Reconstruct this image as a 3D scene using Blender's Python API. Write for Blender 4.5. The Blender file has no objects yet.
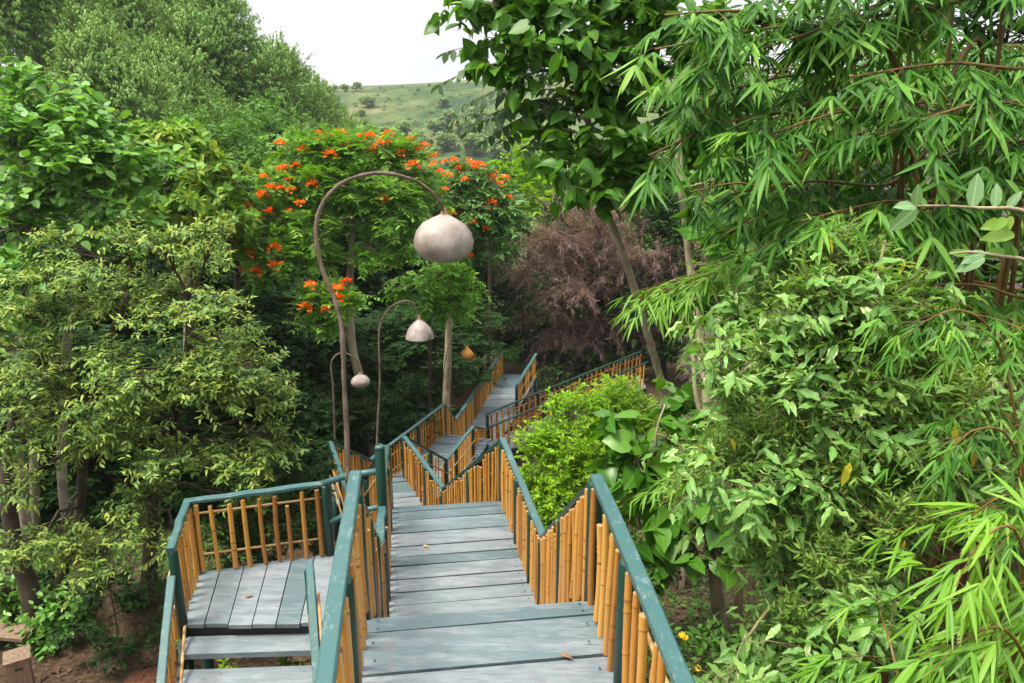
import bpy, math, random
import numpy as np
from mathutils import Vector, Matrix

SC = bpy.context.scene
COL = SC.collection
RNG = np.random.default_rng(11)
random.seed(5)
R = math.radians
UP = np.array([0.0, 0.0, 1.0])

# ------------------------------------------------------------------ camera
FPX, PITCH = 760.0, R(16)
cam_data = bpy.data.cameras.new("camera")
cam = bpy.data.objects.new("camera", cam_data)
COL.objects.link(cam)
cam.rotation_euler = (R(90) - PITCH, 0, 0)
cam_data.sensor_width = 36.0
cam_data.lens = 36.0 * FPX / 1024.0
cam_data.clip_start = 0.05
cam_data.clip_end = 3000
SC.camera = cam
CF = np.array([0, math.cos(PITCH), -math.sin(PITCH)])
CU = np.array([0, math.sin(PITCH), math.cos(PITCH)])

def at(px, py, y):
    """world point seen at a pixel of the photograph, at forward distance y (metres)"""
    d = CF + CU * ((341.5 - py) / FPX) + np.array([(px - 512) / FPX, 0, 0])
    return d * (y / d[1])

def depth(p):
    return float(np.dot(p, CF))

# ------------------------------------------------------------------ helpers
def nrm(a):
    a = np.asarray(a, float)
    return a / np.maximum(np.linalg.norm(a, axis=-1, keepdims=True), 1e-9)

def tag(o, label=None, cat=None, group=None, kind=None):
    if label: o["label"] = label
    if cat: o["category"] = cat
    if group: o["group"] = group
    if kind: o["kind"] = kind
    return o

def link(name, me, mat=None, parent=None):
    o = bpy.data.objects.new(name, me)
    COL.objects.link(o)
    if mat is not None and len(me.materials) == 0:
        me.materials.append(mat)
    if parent is not None:
        o.parent = parent
        o.matrix_parent_inverse = Matrix.Translation(-Vector(parent.location))
    return o

def empty(name, loc, label, cat, group=None):
    o = bpy.data.objects.new(name, None)
    o.empty_display_size = 0.2
    o.location = [float(v) for v in loc]
    COL.objects.link(o)
    return tag(o, label, cat, group)

def raw_mesh(name, verts, loops, starts, attr=None, smooth=False):
    me = bpy.data.meshes.new(name)
    me.vertices.add(len(verts))
    me.vertices.foreach_set("co", np.ascontiguousarray(verts, dtype=np.float32).ravel())
    me.loops.add(len(loops))
    me.loops.foreach_set("vertex_index", np.ascontiguousarray(loops, dtype=np.int32))
    me.polygons.add(len(starts))
    me.polygons.foreach_set("loop_start", np.ascontiguousarray(starts, dtype=np.int32))
    if smooth:
        me.polygons.foreach_set("use_smooth", np.ones(len(starts), dtype=bool))
    if attr is not None:
        a = me.attributes.new("lf", "FLOAT_VECTOR", "POINT")
        a.data.foreach_set("vector", np.ascontiguousarray(attr, dtype=np.float32).ravel())
    me.update(calc_edges=True)
    return me

class MB:
    """collects boxes, tubes and lathes into one mesh"""
    def __init__(s):
        s.v, s.f, s.n = [], [], 0
    def add(s, verts, faces):
        verts = np.asarray(verts, float)
        s.v.append(verts)
        s.f += [tuple(i + s.n for i in f) for f in faces]
        s.n += len(verts)
    def hexa(s, b, t):
        """four bottom corners, four top corners, same winding (ccw from above)"""
        s.add(list(b) + list(t), [(3, 2, 1, 0), (4, 5, 6, 7), (0, 1, 5, 4), (1, 2, 6, 5), (2, 3, 7, 6), (3, 0, 4, 7)])
    def bar(s, a, b, w, h, up=UP, bev=0.0):
        """bar from a to b, w wide (sideways) h high, optionally with chamfered long edges"""
        a, b = np.asarray(a, float), np.asarray(b, float)
        d = nrm(b - a); side = nrm(np.cross(d, up)); u = np.cross(side, d)
        if bev <= 0:
            prof = [(-w/2, -h/2), (w/2, -h/2), (w/2, h/2), (-w/2, h/2)]
        else:
            prof = [(-w/2+bev, -h/2), (w/2-bev, -h/2), (w/2, -h/2+bev), (w/2, h/2-bev), (w/2-bev, h/2), (-w/2+bev, h/2), (-w/2, h/2-bev), (-w/2, -h/2+bev)]
        n = len(prof)
        vs = [a + side*x + u*y for x, y in prof] + [b + side*x + u*y for x, y in prof]
        fs = [(i, (i+1) % n, n+(i+1) % n, n+i) for i in range(n)] + [tuple(range(n-1, -1, -1)), tuple(range(n, 2*n))]
        s.add(vs, fs)
    def wbar(s, a, b, w, h, rnd, bev=.008, n=7, jit=.004):
        """a hand made rail: a chamfered bar whose line and width wander a little"""
        a, b = np.asarray(a, float), np.asarray(b, float)
        d = nrm(b-a); side = nrm(np.cross(d, UP)); u = np.cross(side, d)
        vs, fs, k = [], [], 8
        for i in range(n+1):
            t = i/n; c = a+(b-a)*t+side*rnd.gauss(0, jit)+u*rnd.gauss(0, jit*.7)
            ww = w*(1+rnd.gauss(0, .025)); be = bev*rnd.uniform(.7, 1.5)
            prof = [(-ww/2+be, -h/2), (ww/2-be, -h/2), (ww/2, -h/2+be), (ww/2, h/2-be), (ww/2-be, h/2), (-ww/2+be, h/2), (-ww/2, h/2-be), (-ww/2, -h/2+be)]
            vs += [c+side*x+u*y for x, y in prof]
        for i in range(n):
            fs += [(i*k+q, i*k+(q+1) % k, (i+1)*k+(q+1) % k, (i+1)*k+q) for q in range(k)]
        fs += [tuple(range(k-1, -1, -1)), tuple(range(n*k, n*k+k))]
        s.add(vs, fs)
    def tube(s, pts, rad, sides=8, cap=True):
        pts = np.asarray(pts, float); n = len(pts)
        rad = np.full(n, rad, float) if np.isscalar(rad) else np.asarray(rad, float)
        tan = nrm(np.gradient(pts, axis=0))
        ref = np.array([0.31, 0.95, 0.05]) if abs(tan[0][2]) > .6 else UP
        ang = np.arange(sides) * 2*math.pi/sides
        vs = []
        for i in range(n):
            a = nrm(np.cross(tan[i], ref)); b = np.cross(tan[i], a)
            vs.append(pts[i] + rad[i]*(np.cos(ang)[:, None]*a + np.sin(ang)[:, None]*b))
        vs = np.concatenate(vs)
        fs = []
        for i in range(n-1):
            for k in range(sides):
                k2 = (k+1) % sides
                fs.append((i*sides+k, i*sides+k2, (i+1)*sides+k2, (i+1)*sides+k))
        if cap:
            fs.append(tuple(range(sides-1, -1, -1)))
            fs.append(tuple(range((n-1)*sides, n*sides)))
        s.add(vs, fs)
    def lathe(s, prof, centre, sides=40, wob=0.0, seed=0):
        r_ = np.random.default_rng(seed); ph = r_.uniform(0, 6.28, 3)
        ang = np.arange(sides)*2*math.pi/sides
        vs = []
        for r, z in prof:
            rr = r*(1+wob*(np.sin(ang*2+ph[0])*.6+np.sin(ang*3+ph[1]+z*9)*.5))
            vs.append(np.stack([rr*np.cos(ang), rr*np.sin(ang), np.full(sides, z)], 1)+np.asarray(centre))
        fs = []
        for i in range(len(prof)-1):
            for k in range(sides):
                k2 = (k+1) % sides
                fs.append((i*sides+k, i*sides+k2, (i+1)*sides+k2, (i+1)*sides+k))
        s.add(np.concatenate(vs), fs)
    def build(s, name, mat, parent=None, smooth=False):
        me = bpy.data.meshes.new(name)
        me.from_pydata(np.concatenate(s.v).tolist(), [], s.f)
        if smooth:
            me.polygons.foreach_set("use_smooth", np.ones(len(me.polygons), dtype=bool))
        me.update()
        return link(name, me, mat, parent)

# ------------------------------------------------------------------ materials
def mat_new(name):
    m = bpy.data.materials.new(name); m.use_nodes = True
    nt = m.node_tree; nt.nodes.clear()
    return m, nt, nt.nodes, nt.links

def ramp(nodes, cols, pos=None):
    n = nodes.new("ShaderNodeValToRGB"); cr = n.color_ramp
    k = len(cols); pos = pos or [i/(k-1) for i in range(k)]
    while len(cr.elements) < k: cr.elements.new(0.5)
    for e, c, p in zip(cr.elements, cols, pos):
        e.position = p; e.color = (*c, 1)
    return n

def noise(nodes, links, vec, scale, detail=4, rough=.55, mscale=None):
    n = nodes.new("ShaderNodeTexNoise")
    n.inputs["Scale"].default_value = scale; n.inputs["Detail"].default_value = detail
    n.inputs["Roughness"].default_value = rough
    if mscale is not None:
        mp = nodes.new("ShaderNodeMapping"); mp.inputs["Scale"].default_value = mscale
        links.new(vec, mp.inputs["Vector"]); vec = mp.outputs["Vector"]
    links.new(vec, n.inputs["Vector"])
    return n

def math_node(nodes, links, op, a, b=None, clamp=False):
    n = nodes.new("ShaderNodeMath"); n.operation = op; n.use_clamp = clamp
    for i, x in enumerate((a, b)):
        if x is None: continue
        if isinstance(x, (int, float)): n.inputs[i].default_value = x
        else: links.new(x, n.inputs[i])
    return n.outputs[0]

def mixc(nodes, links, fac, a, b, blend="MIX"):
    n = nodes.new("ShaderNodeMix"); n.data_type = "RGBA"; n.blend_type = blend
    for sock, x in ((n.inputs[0], fac), (n.inputs[6], a), (n.inputs[7], b)):
        if isinstance(x, (int, float)): sock.default_value = x
        elif isinstance(x, tuple): sock.default_value = (*x, 1)
        else: links.new(x, sock)
    return n.outputs[2]

def finish(nt, col, rough=.6, bump=None, bstr=.3, bdist=.01, spec=.4, coat=0):
    N, L = nt.nodes, nt.links
    b = N.new("ShaderNodeBsdfPrincipled"); o = N.new("ShaderNodeOutputMaterial")
    if isinstance(col, tuple): b.inputs["Base Color"].default_value = (*col, 1)
    else: L.new(col, b.inputs["Base Color"])
    if isinstance(rough, (int, float)): b.inputs["Roughness"].default_value = rough
    else: L.new(rough, b.inputs["Roughness"])
    b.inputs["Specular IOR Level"].default_value = spec
    b.inputs["Coat Weight"].default_value = coat
    if bump is not None:
        bm = N.new("ShaderNodeBump"); bm.inputs["Strength"].default_value = bstr; bm.inputs["Distance"].default_value = bdist
        L.new(bump, bm.inputs["Height"]); L.new(bm.outputs["Normal"], b.inputs["Normal"])
    L.new(b.outputs["BSDF"], o.inputs["Surface"])
    return b

def coords(N, kind="Object"):
    return N.new("ShaderNodeTexCoord").outputs[kind]

def leaf_mat(name, cols, transl=.3, rough=.42, vein=None, patch=None, spec=.22, pos=None):
    m, nt, N, L = mat_new(name)
    at_ = N.new("ShaderNodeAttribute"); at_.attribute_name = "lf"
    sp = N.new("ShaderNodeSeparateXYZ"); L.new(at_.outputs["Vector"], sp.inputs[0])
    rp = ramp(N, cols, pos); L.new(sp.outputs[0], rp.inputs[0])
    col = rp.outputs["Color"]
    if patch is not None:                               # pale variegation, blotches along the margin
        nz = noise(N, L, coords(N), patch[1], 3)
        av = math_node(N, L, "ABSOLUTE", sp.outputs[2])
        s = math_node(N, L, "ADD", nz.outputs["Fac"], math_node(N, L, "MULTIPLY", av, .5))
        s = math_node(N, L, "MULTIPLY", math_node(N, L, "SUBTRACT", s, patch[2]), 9.0, True)
        col = mixc(N, L, s, col, patch[0])
    if vein is not None:
        av = math_node(N, L, "ABSOLUTE", sp.outputs[2])
        f = math_node(N, L, "LESS_THAN", av, .045)
        w = N.new("ShaderNodeTexWave"); w.inputs["Scale"].default_value = 1.0
        wv = math_node(N, L, "SINE", math_node(N, L, "MULTIPLY", math_node(N, L, "SUBTRACT", sp.outputs[1], math_node(N, L, "MULTIPLY", av, .7)), 42.0))
        wv = math_node(N, L, "MULTIPLY", math_node(N, L, "GREATER_THAN", wv, .86), .45)
        f = math_node(N, L, "MAXIMUM", f, wv)
        col = mixc(N, L, math_node(N, L, "MULTIPLY", f, .55), col, vein)
    b = N.new("ShaderNodeBsdfPrincipled")
    L.new(col, b.inputs["Base Color"]); b.inputs["Roughness"].default_value = rough
    b.inputs["Specular IOR Level"].default_value = spec
    t = N.new("ShaderNodeBsdfTranslucent")
    tc = mixc(N, L, 1.0, col, (1.5, 1.45, .55), "MULTIPLY"); L.new(tc, t.inputs["Color"])
    mx = N.new("ShaderNodeMixShader"); mx.inputs[0].default_value = transl
    L.new(b.outputs[0], mx.inputs[1]); L.new(t.outputs[0], mx.inputs[2])
    o = N.new("ShaderNodeOutputMaterial"); L.new(mx.outputs[0], o.inputs["Surface"])
    return m

def bark_mat(name, c1, c2, scale=6):
    m, nt, N, L = mat_new(name)
    v = coords(N)
    n1 = noise(N, L, v, scale, 6, .65, (1, 1, .25)); n2 = noise(N, L, v, scale*.35, 3)
    f = math_node(N, L, "ADD", math_node(N, L, "MULTIPLY", n1.outputs["Fac"], .7), math_node(N, L, "MULTIPLY", n2.outputs["Fac"], .5))
    rp = ramp(N, [c1, c2], [.42, .75]); L.new(f, rp.inputs[0])
    finish(nt, rp.outputs["Color"], .85, n1.outputs["Fac"], .8, .02, .2)
    return m

def paint_mat(name, base, worn, wear=.6, rough=.45, spec=.4):
    m, nt, N, L = mat_new(name)
    v = coords(N)
    n1 = noise(N, L, v, 11, 9, .74); n2 = noise(N, L, v, 60, 5, .7, (1, .3, .35))
    isl = N.new("ShaderNodeNewGeometry").outputs["Random Per Island"]
    c = mixc(N, L, math_node(N, L, "MULTIPLY", isl, .35), base, tuple(x*.7 for x in base))
    f = math_node(N, L, "ADD", math_node(N, L, "MULTIPLY", n1.outputs["Fac"], .6), math_node(N, L, "MULTIPLY", n2.outputs["Fac"], .4))
    f = math_node(N, L, "MULTIPLY", math_node(N, L, "SUBTRACT", f, wear), 9, True)
    c = mixc(N, L, f, c, worn)
    n5 = noise(N, L, v, 38, 6, .7, (1, 1, .6))
    chip = math_node(N, L, "MULTIPLY", math_node(N, L, "SUBTRACT", math_node(N, L, "ADD", math_node(N, L, "MULTIPLY", n5.outputs["Fac"], .7), math_node(N, L, "MULTIPLY", n1.outputs["Fac"], .3)), .605), 25, True)
    c = mixc(N, L, math_node(N, L, "MULTIPLY", chip, .8), c, (.10, .085, .06))
    finish(nt, c, rough, n2.outputs["Fac"], .25, .004, spec)
    return m

def deck_mat():
    m, nt, N, L = mat_new("worn_blue_grey_deck_paint")
    v = coords(N)
    isl = N.new("ShaderNodeNewGeometry").outputs["Random Per Island"]
    n1 = noise(N, L, v, 3.2, 10, .78, (.55, 1.6, 1)); n2 = noise(N, L, v, 6, 8, .75, (.35, 2.6, 1))
    n3 = noise(N, L, v, 50, 4, .65, (.15, 1.6, 1)); n4 = noise(N, L, v, 11, 5, .65)
    c = ramp(N, [(.050, .086, .098), (.090, .130, .144), (.145, .178, .19), (.105, .130, .148)]); L.new(isl, c.inputs[0])
    f = math_node(N, L, "ADD", math_node(N, L, "MULTIPLY", n1.outputs["Fac"], .55), math_node(N, L, "MULTIPLY", n2.outputs["Fac"], .45))
    f = math_node(N, L, "ADD", f, math_node(N, L, "MULTIPLY", math_node(N, L, "SUBTRACT", isl, .5), .08))
    pale = math_node(N, L, "MULTIPLY", math_node(N, L, "SUBTRACT", f, .475), 8, True)
    col = mixc(N, L, math_node(N, L, "MULTIPLY", pale, .55), c.outputs["Color"], (.27, .29, .315))
    brown = math_node(N, L, "MULTIPLY", math_node(N, L, "SUBTRACT", math_node(N, L, "ADD", math_node(N, L, "MULTIPLY", n2.outputs["Fac"], .45), math_node(N, L, "MULTIPLY", n4.outputs["Fac"], .55)), .545), 9, True)
    col = mixc(N, L, math_node(N, L, "MULTIPLY", brown, .62), col, (.165, .135, .115))
    sp1 = math_node(N, L, "MULTIPLY", math_node(N, L, "SUBTRACT", noise(N, L, v, 26, 4, .7).outputs["Fac"], .64), 12, True)
    col = mixc(N, L, math_node(N, L, "MULTIPLY", sp1, .7), col, (.055, .05, .045))
    grain = math_node(N, L, "MULTIPLY", math_node(N, L, "SUBTRACT", n3.outputs["Fac"], .42), 1.6, True)
    col = mixc(N, L, math_node(N, L, "MULTIPLY", grain, .55), col, (.06, .085, .092))
    ck = noise(N, L, v, 22, 5, .7, (.07, 1.6, 1))
    crack = math_node(N, L, "MULTIPLY", math_node(N, L, "SUBTRACT", ck.outputs["Fac"], .655), 40, True)
    col = mixc(N, L, math_node(N, L, "MULTIPLY", crack, .8), col, (.03, .032, .03))
    ro = math_node(N, L, "ADD", math_node(N, L, "MULTIPLY", pale, .2), .42)
    finish(nt, col, ro, math_node(N, L, "ADD", n3.outputs["Fac"], n2.outputs["Fac"]), .5, .008, .4)
    return m

def bamboo_mat():
    m, nt, N, L = mat_new("varnished_bamboo")
    v = coords(N, "Generated")
    rnd = N.new("ShaderNodeObjectInfo").outputs["Random"]
    rp = ramp(N, [(.26, .092, .010), (.50, .225, .028), (.62, .33, .065), (.40, .155, .016), (.56, .275, .040)]); L.new(rnd, rp.inputs[0])
    ob = coords(N)
    n1 = noise(N, L, ob, 9, 5, .6, (6, 6, 1.2))
    col = mixc(N, L, math_node(N, L, "MULTIPLY", math_node(N, L, "SUBTRACT", n1.outputs["Fac"], .45), 2.2, True), rp.outputs["Color"], (.20, .06, .012))
    n2 = noise(N, L, ob, 3, 3, .6, (8, 8, 2))
    col = mixc(N, L, math_node(N, L, "MULTIPLY", math_node(N, L, "SUBTRACT", n2.outputs["Fac"], .58), 4, True), col, (.55, .36, .16))
    finish(nt, col, .36, n1.outputs["Fac"], .15, .004, .45, .25)
    return m

def simple_noise_mat(name, cols, scale, rough=.8, pos=None, bstr=.4, bdist=.02, ms=None, detail=6, spec=.3):
    m, nt, N, L = mat_new(name)
    n1 = noise(N, L, coords(N), scale, detail, .62, ms)
    rp = ramp(N, cols, pos); L.new(n1.outputs["Fac"], rp.inputs[0])
    finish(nt, rp.outputs["Color"], rough, n1.outputs["Fac"], bstr, bdist, spec)
    return m

M = {}
M["deck"] = deck_mat()
M["cap"] = paint_mat("weathered_teal_cap_paint", (.036, .098, .098), (.135, .19, .185), .53, .42, .4)
M["green"] = paint_mat("dark_green_post_paint", (.005, .040, .030), (.03, .075, .06), .60, .38, .45)
M["beam"] = paint_mat("dark_beam", (.02, .03, .03), (.05, .05, .045), .55, .7)
M["bamboo"] = bamboo_mat()
M["bamboo_node"] = simple_noise_mat("bamboo_node_ring", [(.17, .06, .010), (.36, .17, .04)], 20, .5, [.3, .7], .1, .002)
M["bar"] = simple_noise_mat("pale_bamboo_bar", [(.30, .16, .05), (.45, .30, .14)], 12, .45, [.35, .7], .2, .004)
M["gourd"] = simple_noise_mat("dried_gourd_shell", [(.095, .072, .055), (.21, .172, .145), (.32, .275, .245), (.21, .172, .15)], 7, .5, [.25, .42, .6, .8], .25, .004)
M["gourd_grey"] = simple_noise_mat("dried_gourd_shell_grey", [(.09, .066, .055), (.20, .165, .145), (.30, .255, .235), (.19, .155, .14)], 11, .55, [.25, .42, .6, .8], .25, .004)
M["gourd_orange"] = simple_noise_mat("orange_gourd_shell", [(.42, .16, .02), (.62, .28, .05)], 9, .45, [.35, .7], .2, .004)
M["gourd_neck"] = simple_noise_mat("gourd_neck_brown", [(.16, .075, .03), (.30, .17, .09)], 20, .6, [.35, .7])
M["stick"] = bark_mat("grey_brown_stick", (.055, .038, .028), (.17, .125, .10), 30)
M["bark"] = bark_mat("mossy_brown_bark", (.13, .105, .068), (.38, .32, .21), 9)
M["bark_dark"] = bark_mat("dark_bark", (.022, .016, .012), (.075, .055, .04), 8)
M["bark_pale"] = bark_mat("pale_bark", (.10, .085, .06), (.26, .22, .17), 10)
M["stem_pale"] = bark_mat("pale_stem", (.12, .11, .05), (.26, .23, .12), 20)
M["culm"] = simple_noise_mat("bamboo_culm", [(.06, .03, .012), (.14, .075, .022), (.12, .11, .035)], 5, .45, [.3, .5, .75])
M["crate"] = simple_noise_mat("old_plank_wood", [(.10, .065, .045), (.24, .165, .115)], 9, .8, [.3, .7], .6, .01, (3, 3, .6))
M["thatch"] = simple_noise_mat("grey_pink_thatch", [(.03, .024, .024), (.09, .068, .066), (.16, .12, .118)], 16, .95, [.3, .5, .75], 1.0, .05, (1, 1, .25))
M["straw"] = simple_noise_mat("grey_straw", [(.06, .045, .04), (.16, .12, .11), (.28, .22, .20)], 4, .9, [.3, .5, .7], .1)
M["mudwall"] = simple_noise_mat("mud_wall", [(.16, .09, .05), (.26, .16, .10)], 3, .9, [.3, .7])
# ------------------------------------------------------------------ ground
def smooth(a, b, x):
    t = np.clip((np.asarray(x, float)-a)/(b-a), 0, 1)
    return t*t*(3-2*t)

GY = [-80, -12, -2, 1, 4, 8.5, 13, 18, 27, 45, 75, 110, 160, 215, 262, 300, 420, 900]
GZ = [4, 1.0, -2.3, -2.5, -4.0, -6.0, -7.6, -9.2, -10.0, -12.5, -16.5, -18, -11, 1, 12, 15.5, 13, -10]
def ground_z(x, y):
    x, y = np.asarray(x, float), np.asarray(y, float)
    z = np.interp(y, GY, GZ)
    left = smooth(-1.3, -3.4, x)
    low = np.where(y < 9.5, np.minimum(z, np.interp(y, [-12, -2, 1, 9.5], [0, -4.5, -6.3, -6.95])), z)
    z = z*(1-left)+low*left
    far = smooth(60, 130, y)
    z = z + far*(np.sin(x*.021+1.0)*2.2+np.sin(x*.05)*.8+x*.016)
    z = z + (1-far)*(np.sin(x*.9+y*.35)*.07+np.sin(x*.37-y*.61)*.10)
    # banks rising at both sides of the valley
    z = z + smooth(-14, -40, x)*5*smooth(6, 30, y)*(1-smooth(60, 110, y)) + smooth(5, 22, x)*3.0*(1-smooth(60, 110, y))
    # earth bank behind the far ramp
    z = z + 1.7*np.exp(-((x+3.6)/1.6)**2-((y-25.5)/3.0)**2)
    return z

def gz(x, y): return float(ground_z(x, y))

def ground():
    xs = np.unique(np.concatenate([np.arange(-16, 14.01, .25), np.arange(-60, 60.1, 2), np.arange(-800, 801, 25)]))
    ys = np.unique(np.concatenate([np.arange(-3, 30.01, .25), np.arange(-30, 80, 2), np.arange(-80, 901, 12)]))
    X, Y = np.meshgrid(xs, ys)
    Z = ground_z(X, Y)
    near = (np.abs(X) < 16) & (Y < 30) & (Y > -3)
    Z = Z + near*RNG.normal(0, .012, X.shape)
    v = np.stack([X, Y, Z], -1).reshape(-1, 3)
    nx, ny = len(xs), len(ys)
    i = np.arange(ny-1)[:, None]*nx+np.arange(nx-1)[None]
    q = np.stack([i, i+1, i+nx+1, i+nx], -1).reshape(-1)
    me = raw_mesh("ground", v, q, np.arange(0, len(q), 4), smooth=True)
    m, nt, N, L = mat_new("forest_floor_and_hill_meadow")
    ob = coords(N)
    sp = N.new("ShaderNodeSeparateXYZ"); L.new(ob, sp.inputs[0])
    n1 = noise(N, L, ob, 1.3, 8, .7); n2 = noise(N, L, ob, 14, 4, .7); n3 = noise(N, L, ob, .5, 4)
    soil = ramp(N, [(.018, .013, .008), (.045, .029, .018), (.085, .055, .034), (.13, .082, .05)], [.3, .45, .6, .75]); L.new(n2.outputs["Fac"], soil.inputs[0])
    # bare trodden earth left of the walkway, red earth near the steps
    pale = ramp(N, [(.11, .075, .052), (.19, .14, .10), (.27, .21, .165)], [.3, .5, .7]); L.new(n2.outputs["Fac"], pale.inputs[0])
    red = ramp(N, [(.11, .045, .025), (.19, .08, .045)], [.35, .65]); L.new(n2.outputs["Fac"], red.inputs[0])
    def blob(cx, cy, rx, ry):
        a = math_node(N, L, "DIVIDE", math_node(N, L, "SUBTRACT", sp.outputs[0], cx), rx)
        b = math_node(N, L, "DIVIDE", math_node(N, L, "SUBTRACT", sp.outputs[1], cy), ry)
        d = math_node(N, L, "ADD", math_node(N, L, "MULTIPLY", a, a), math_node(N, L, "MULTIPLY", b, b))
        d = math_node(N, L, "ADD", d, math_node(N, L, "MULTIPLY", math_node(N, L, "SUBTRACT", n1.outputs["Fac"], .5), 2.2))
        return math_node(N, L, "MULTIPLY", math_node(N, L, "SUBTRACT", 1.25, d), 2.5, True)
    c = mixc(N, L, blob(-5.0, 6.6, 2.3, 1.3), soil.outputs["Color"], pale.outputs["Color"])
    c = mixc(N, L, blob(-4.6, 8.3, .45, .3), c, red.outputs["Color"])
    c = mixc(N, L, blob(-3.4, 24.2, 2.4, 4.5), c, red.outputs["Color"])
    moss = math_node(N, L, "MULTIPLY", math_node(N, L, "SUBTRACT", n3.outputs["Fac"], .52), 5, True)
    c = mixc(N, L, math_node(N, L, "MULTIPLY", moss, .7), c, (.035, .06, .012))
    # the far hill: dry meadow
    h1 = noise(N, L, ob, .035, 8, .65, (1, 1, 2)); h2 = noise(N, L, ob, .16, 9, .78, (1, 1, 2))
    hf = math_node(N, L, "ADD", math_node(N, L, "MULTIPLY", h1.outputs["Fac"], .6), math_node(N, L, "MULTIPLY", h2.outputs["Fac"], .4))
    mead = ramp(N, [(.015, .042, .012), (.04, .070, .019), (.078, .10, .033), (.17, .145, .07)], [.42, .47, .53, .62]); L.new(hf, mead.inputs[0])
    c = mixc(N, L, math_node(N, L, "MULTIPLY", math_node(N, L, "SUBTRACT", sp.outputs[1], 75), .04, True), c, mead.outputs["Color"])
    finish(nt, c, .95, n2.outputs["Fac"], .8, .04, .15)
    tag(link("ground", me, m), kind="structure")
ground()

# ------------------------------------------------------------------ walkway plan
d1 = np.array([-math.sin(R(7.7)), math.cos(R(7.7)), 0]); r1 = np.array([math.cos(R(7.7)), math.sin(R(7.7)), 0])
E1L = np.array([-.894, 3.84, 0]); E1R = E1L+1.41*r1
def lp(t, z): p = E1L+d1*t; return np.array([p[0], p[1], z])
def rp_(t, z): p = E1R+d1*t; return np.array([p[0], p[1], z])
def V3(x, y, z): return np.array([x, y, z], float)
H = .80
Z0, Z1, Z2, Z3, Z4, Z5 = -1.65, -2.8, -4.5, -6.25, -7.45, -8.68
# quads: (near left, near right, far left, far right)
D0 = (lp(-7.0, Z0), rp_(-7.0, Z0), lp(-4.25, Z0), rp_(-4.25, Z0))
D1 = (lp(-2.75, Z1), rp_(-2.75, Z1)-r1*.14, lp(0, Z1), rp_(0, Z1))
D2 = (lp(2.28, Z2), rp_(2.28, Z2)+r1*.10, lp(4.56, Z2), rp_(4.56, Z2))
D3 = (V3(-2.44, 10.35, Z3), V3(-1.06, 10.72, Z3), V3(-3.22, 12.5, Z3), V3(-1.95, 12.75, Z3))
D4 = (V3(-2.92, 14.35, Z4), V3(-1.36, 14.35, Z4), V3(-1.68, 17.6, Z4), V3(-.58, 17.3, Z4))
D5 = (V3(-1.57, 19.6, Z5), V3(-.42, 19.75, Z5), V3(-.36, 26.1, Z5), V3(.86, 25.9, Z5))
D6 = (V3(.05, 26.15, Z5-.02), V3(.86, 26.0, Z5-.02), V3(.75, 29.3, Z5-.25), V3(1.6, 29.1, Z5-.25))
BR_ = (V3(-.45, 19.0, Z5-.004), V3(-.15, 18.95, Z5-.004), V3(-.55, 20.0, Z5-.004), V3(-.2, 20.0, Z5-.004))

rs = random.Random(3)
def planks(mb, nl, nr, fl, fr, w=.2, over=.05, th=.04, gap=.011, zj=.006, nails=None):
    """boards laid across a walk, edges interpolated between the two sides"""
    length = np.linalg.norm((fl+fr)/2-(nl+nr)/2)
    t = 0.0
    while t < 1-1e-6:
        ww = w*rs.uniform(.72, 1.3)/length
        t2 = min(1, t+ww)
        if 1-t2 < .35*ww: t2 = 1
        g = gap*rs.uniform(.6, 1.7)/length
        sk = rs.uniform(-.012, .012)/length
        a, b = nl+(fl-nl)*t, nr+(fr-nr)*(t+sk if t > 0 else t)
        c, d = nr+(fr-nr)*(t2-g+(sk if t2 < 1 else 0)), nl+(fl-nl)*(t2-g)
        s = nrm(nr-nl)
        ol, orr = over+rs.uniform(-.03, .04), over+rs.uniform(-.03, .04)
        za, zb = rs.uniform(-zj, zj), rs.uniform(-zj, zj)
        tl = rs.uniform(-.5, 1)*zj
        if nails is not None:
            for q in (.07, .93):
                for w2 in (.25, .75):
                    nails.append((a+(b-a)*q)*(1-w2)+(d+(c-d)*q)*w2+UP*max(za, zb)+V3(rs.uniform(-.02, .02), rs.uniform(-.015, .015), .003))
        top = [a-s*ol+UP*(za+tl), b+s*orr+UP*(zb+tl), c+s*orr+UP*(zb-tl), d-s*ol+UP*(za-tl)]
        mb.hexa([p-UP*th for p in top], top)
        t = t2

def support_posts(root, pts, top_z_off=-.05):
    for p in pts:
        g = gz(p[0], p[1])-.2
        mb = MB(); mb.tube([V3(p[0], p[1], g), V3(p[0], p[1], p[2]+top_z_off)], [.065, .06], 10)
        mb.build("support_post", M["green"], root, True)

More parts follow.
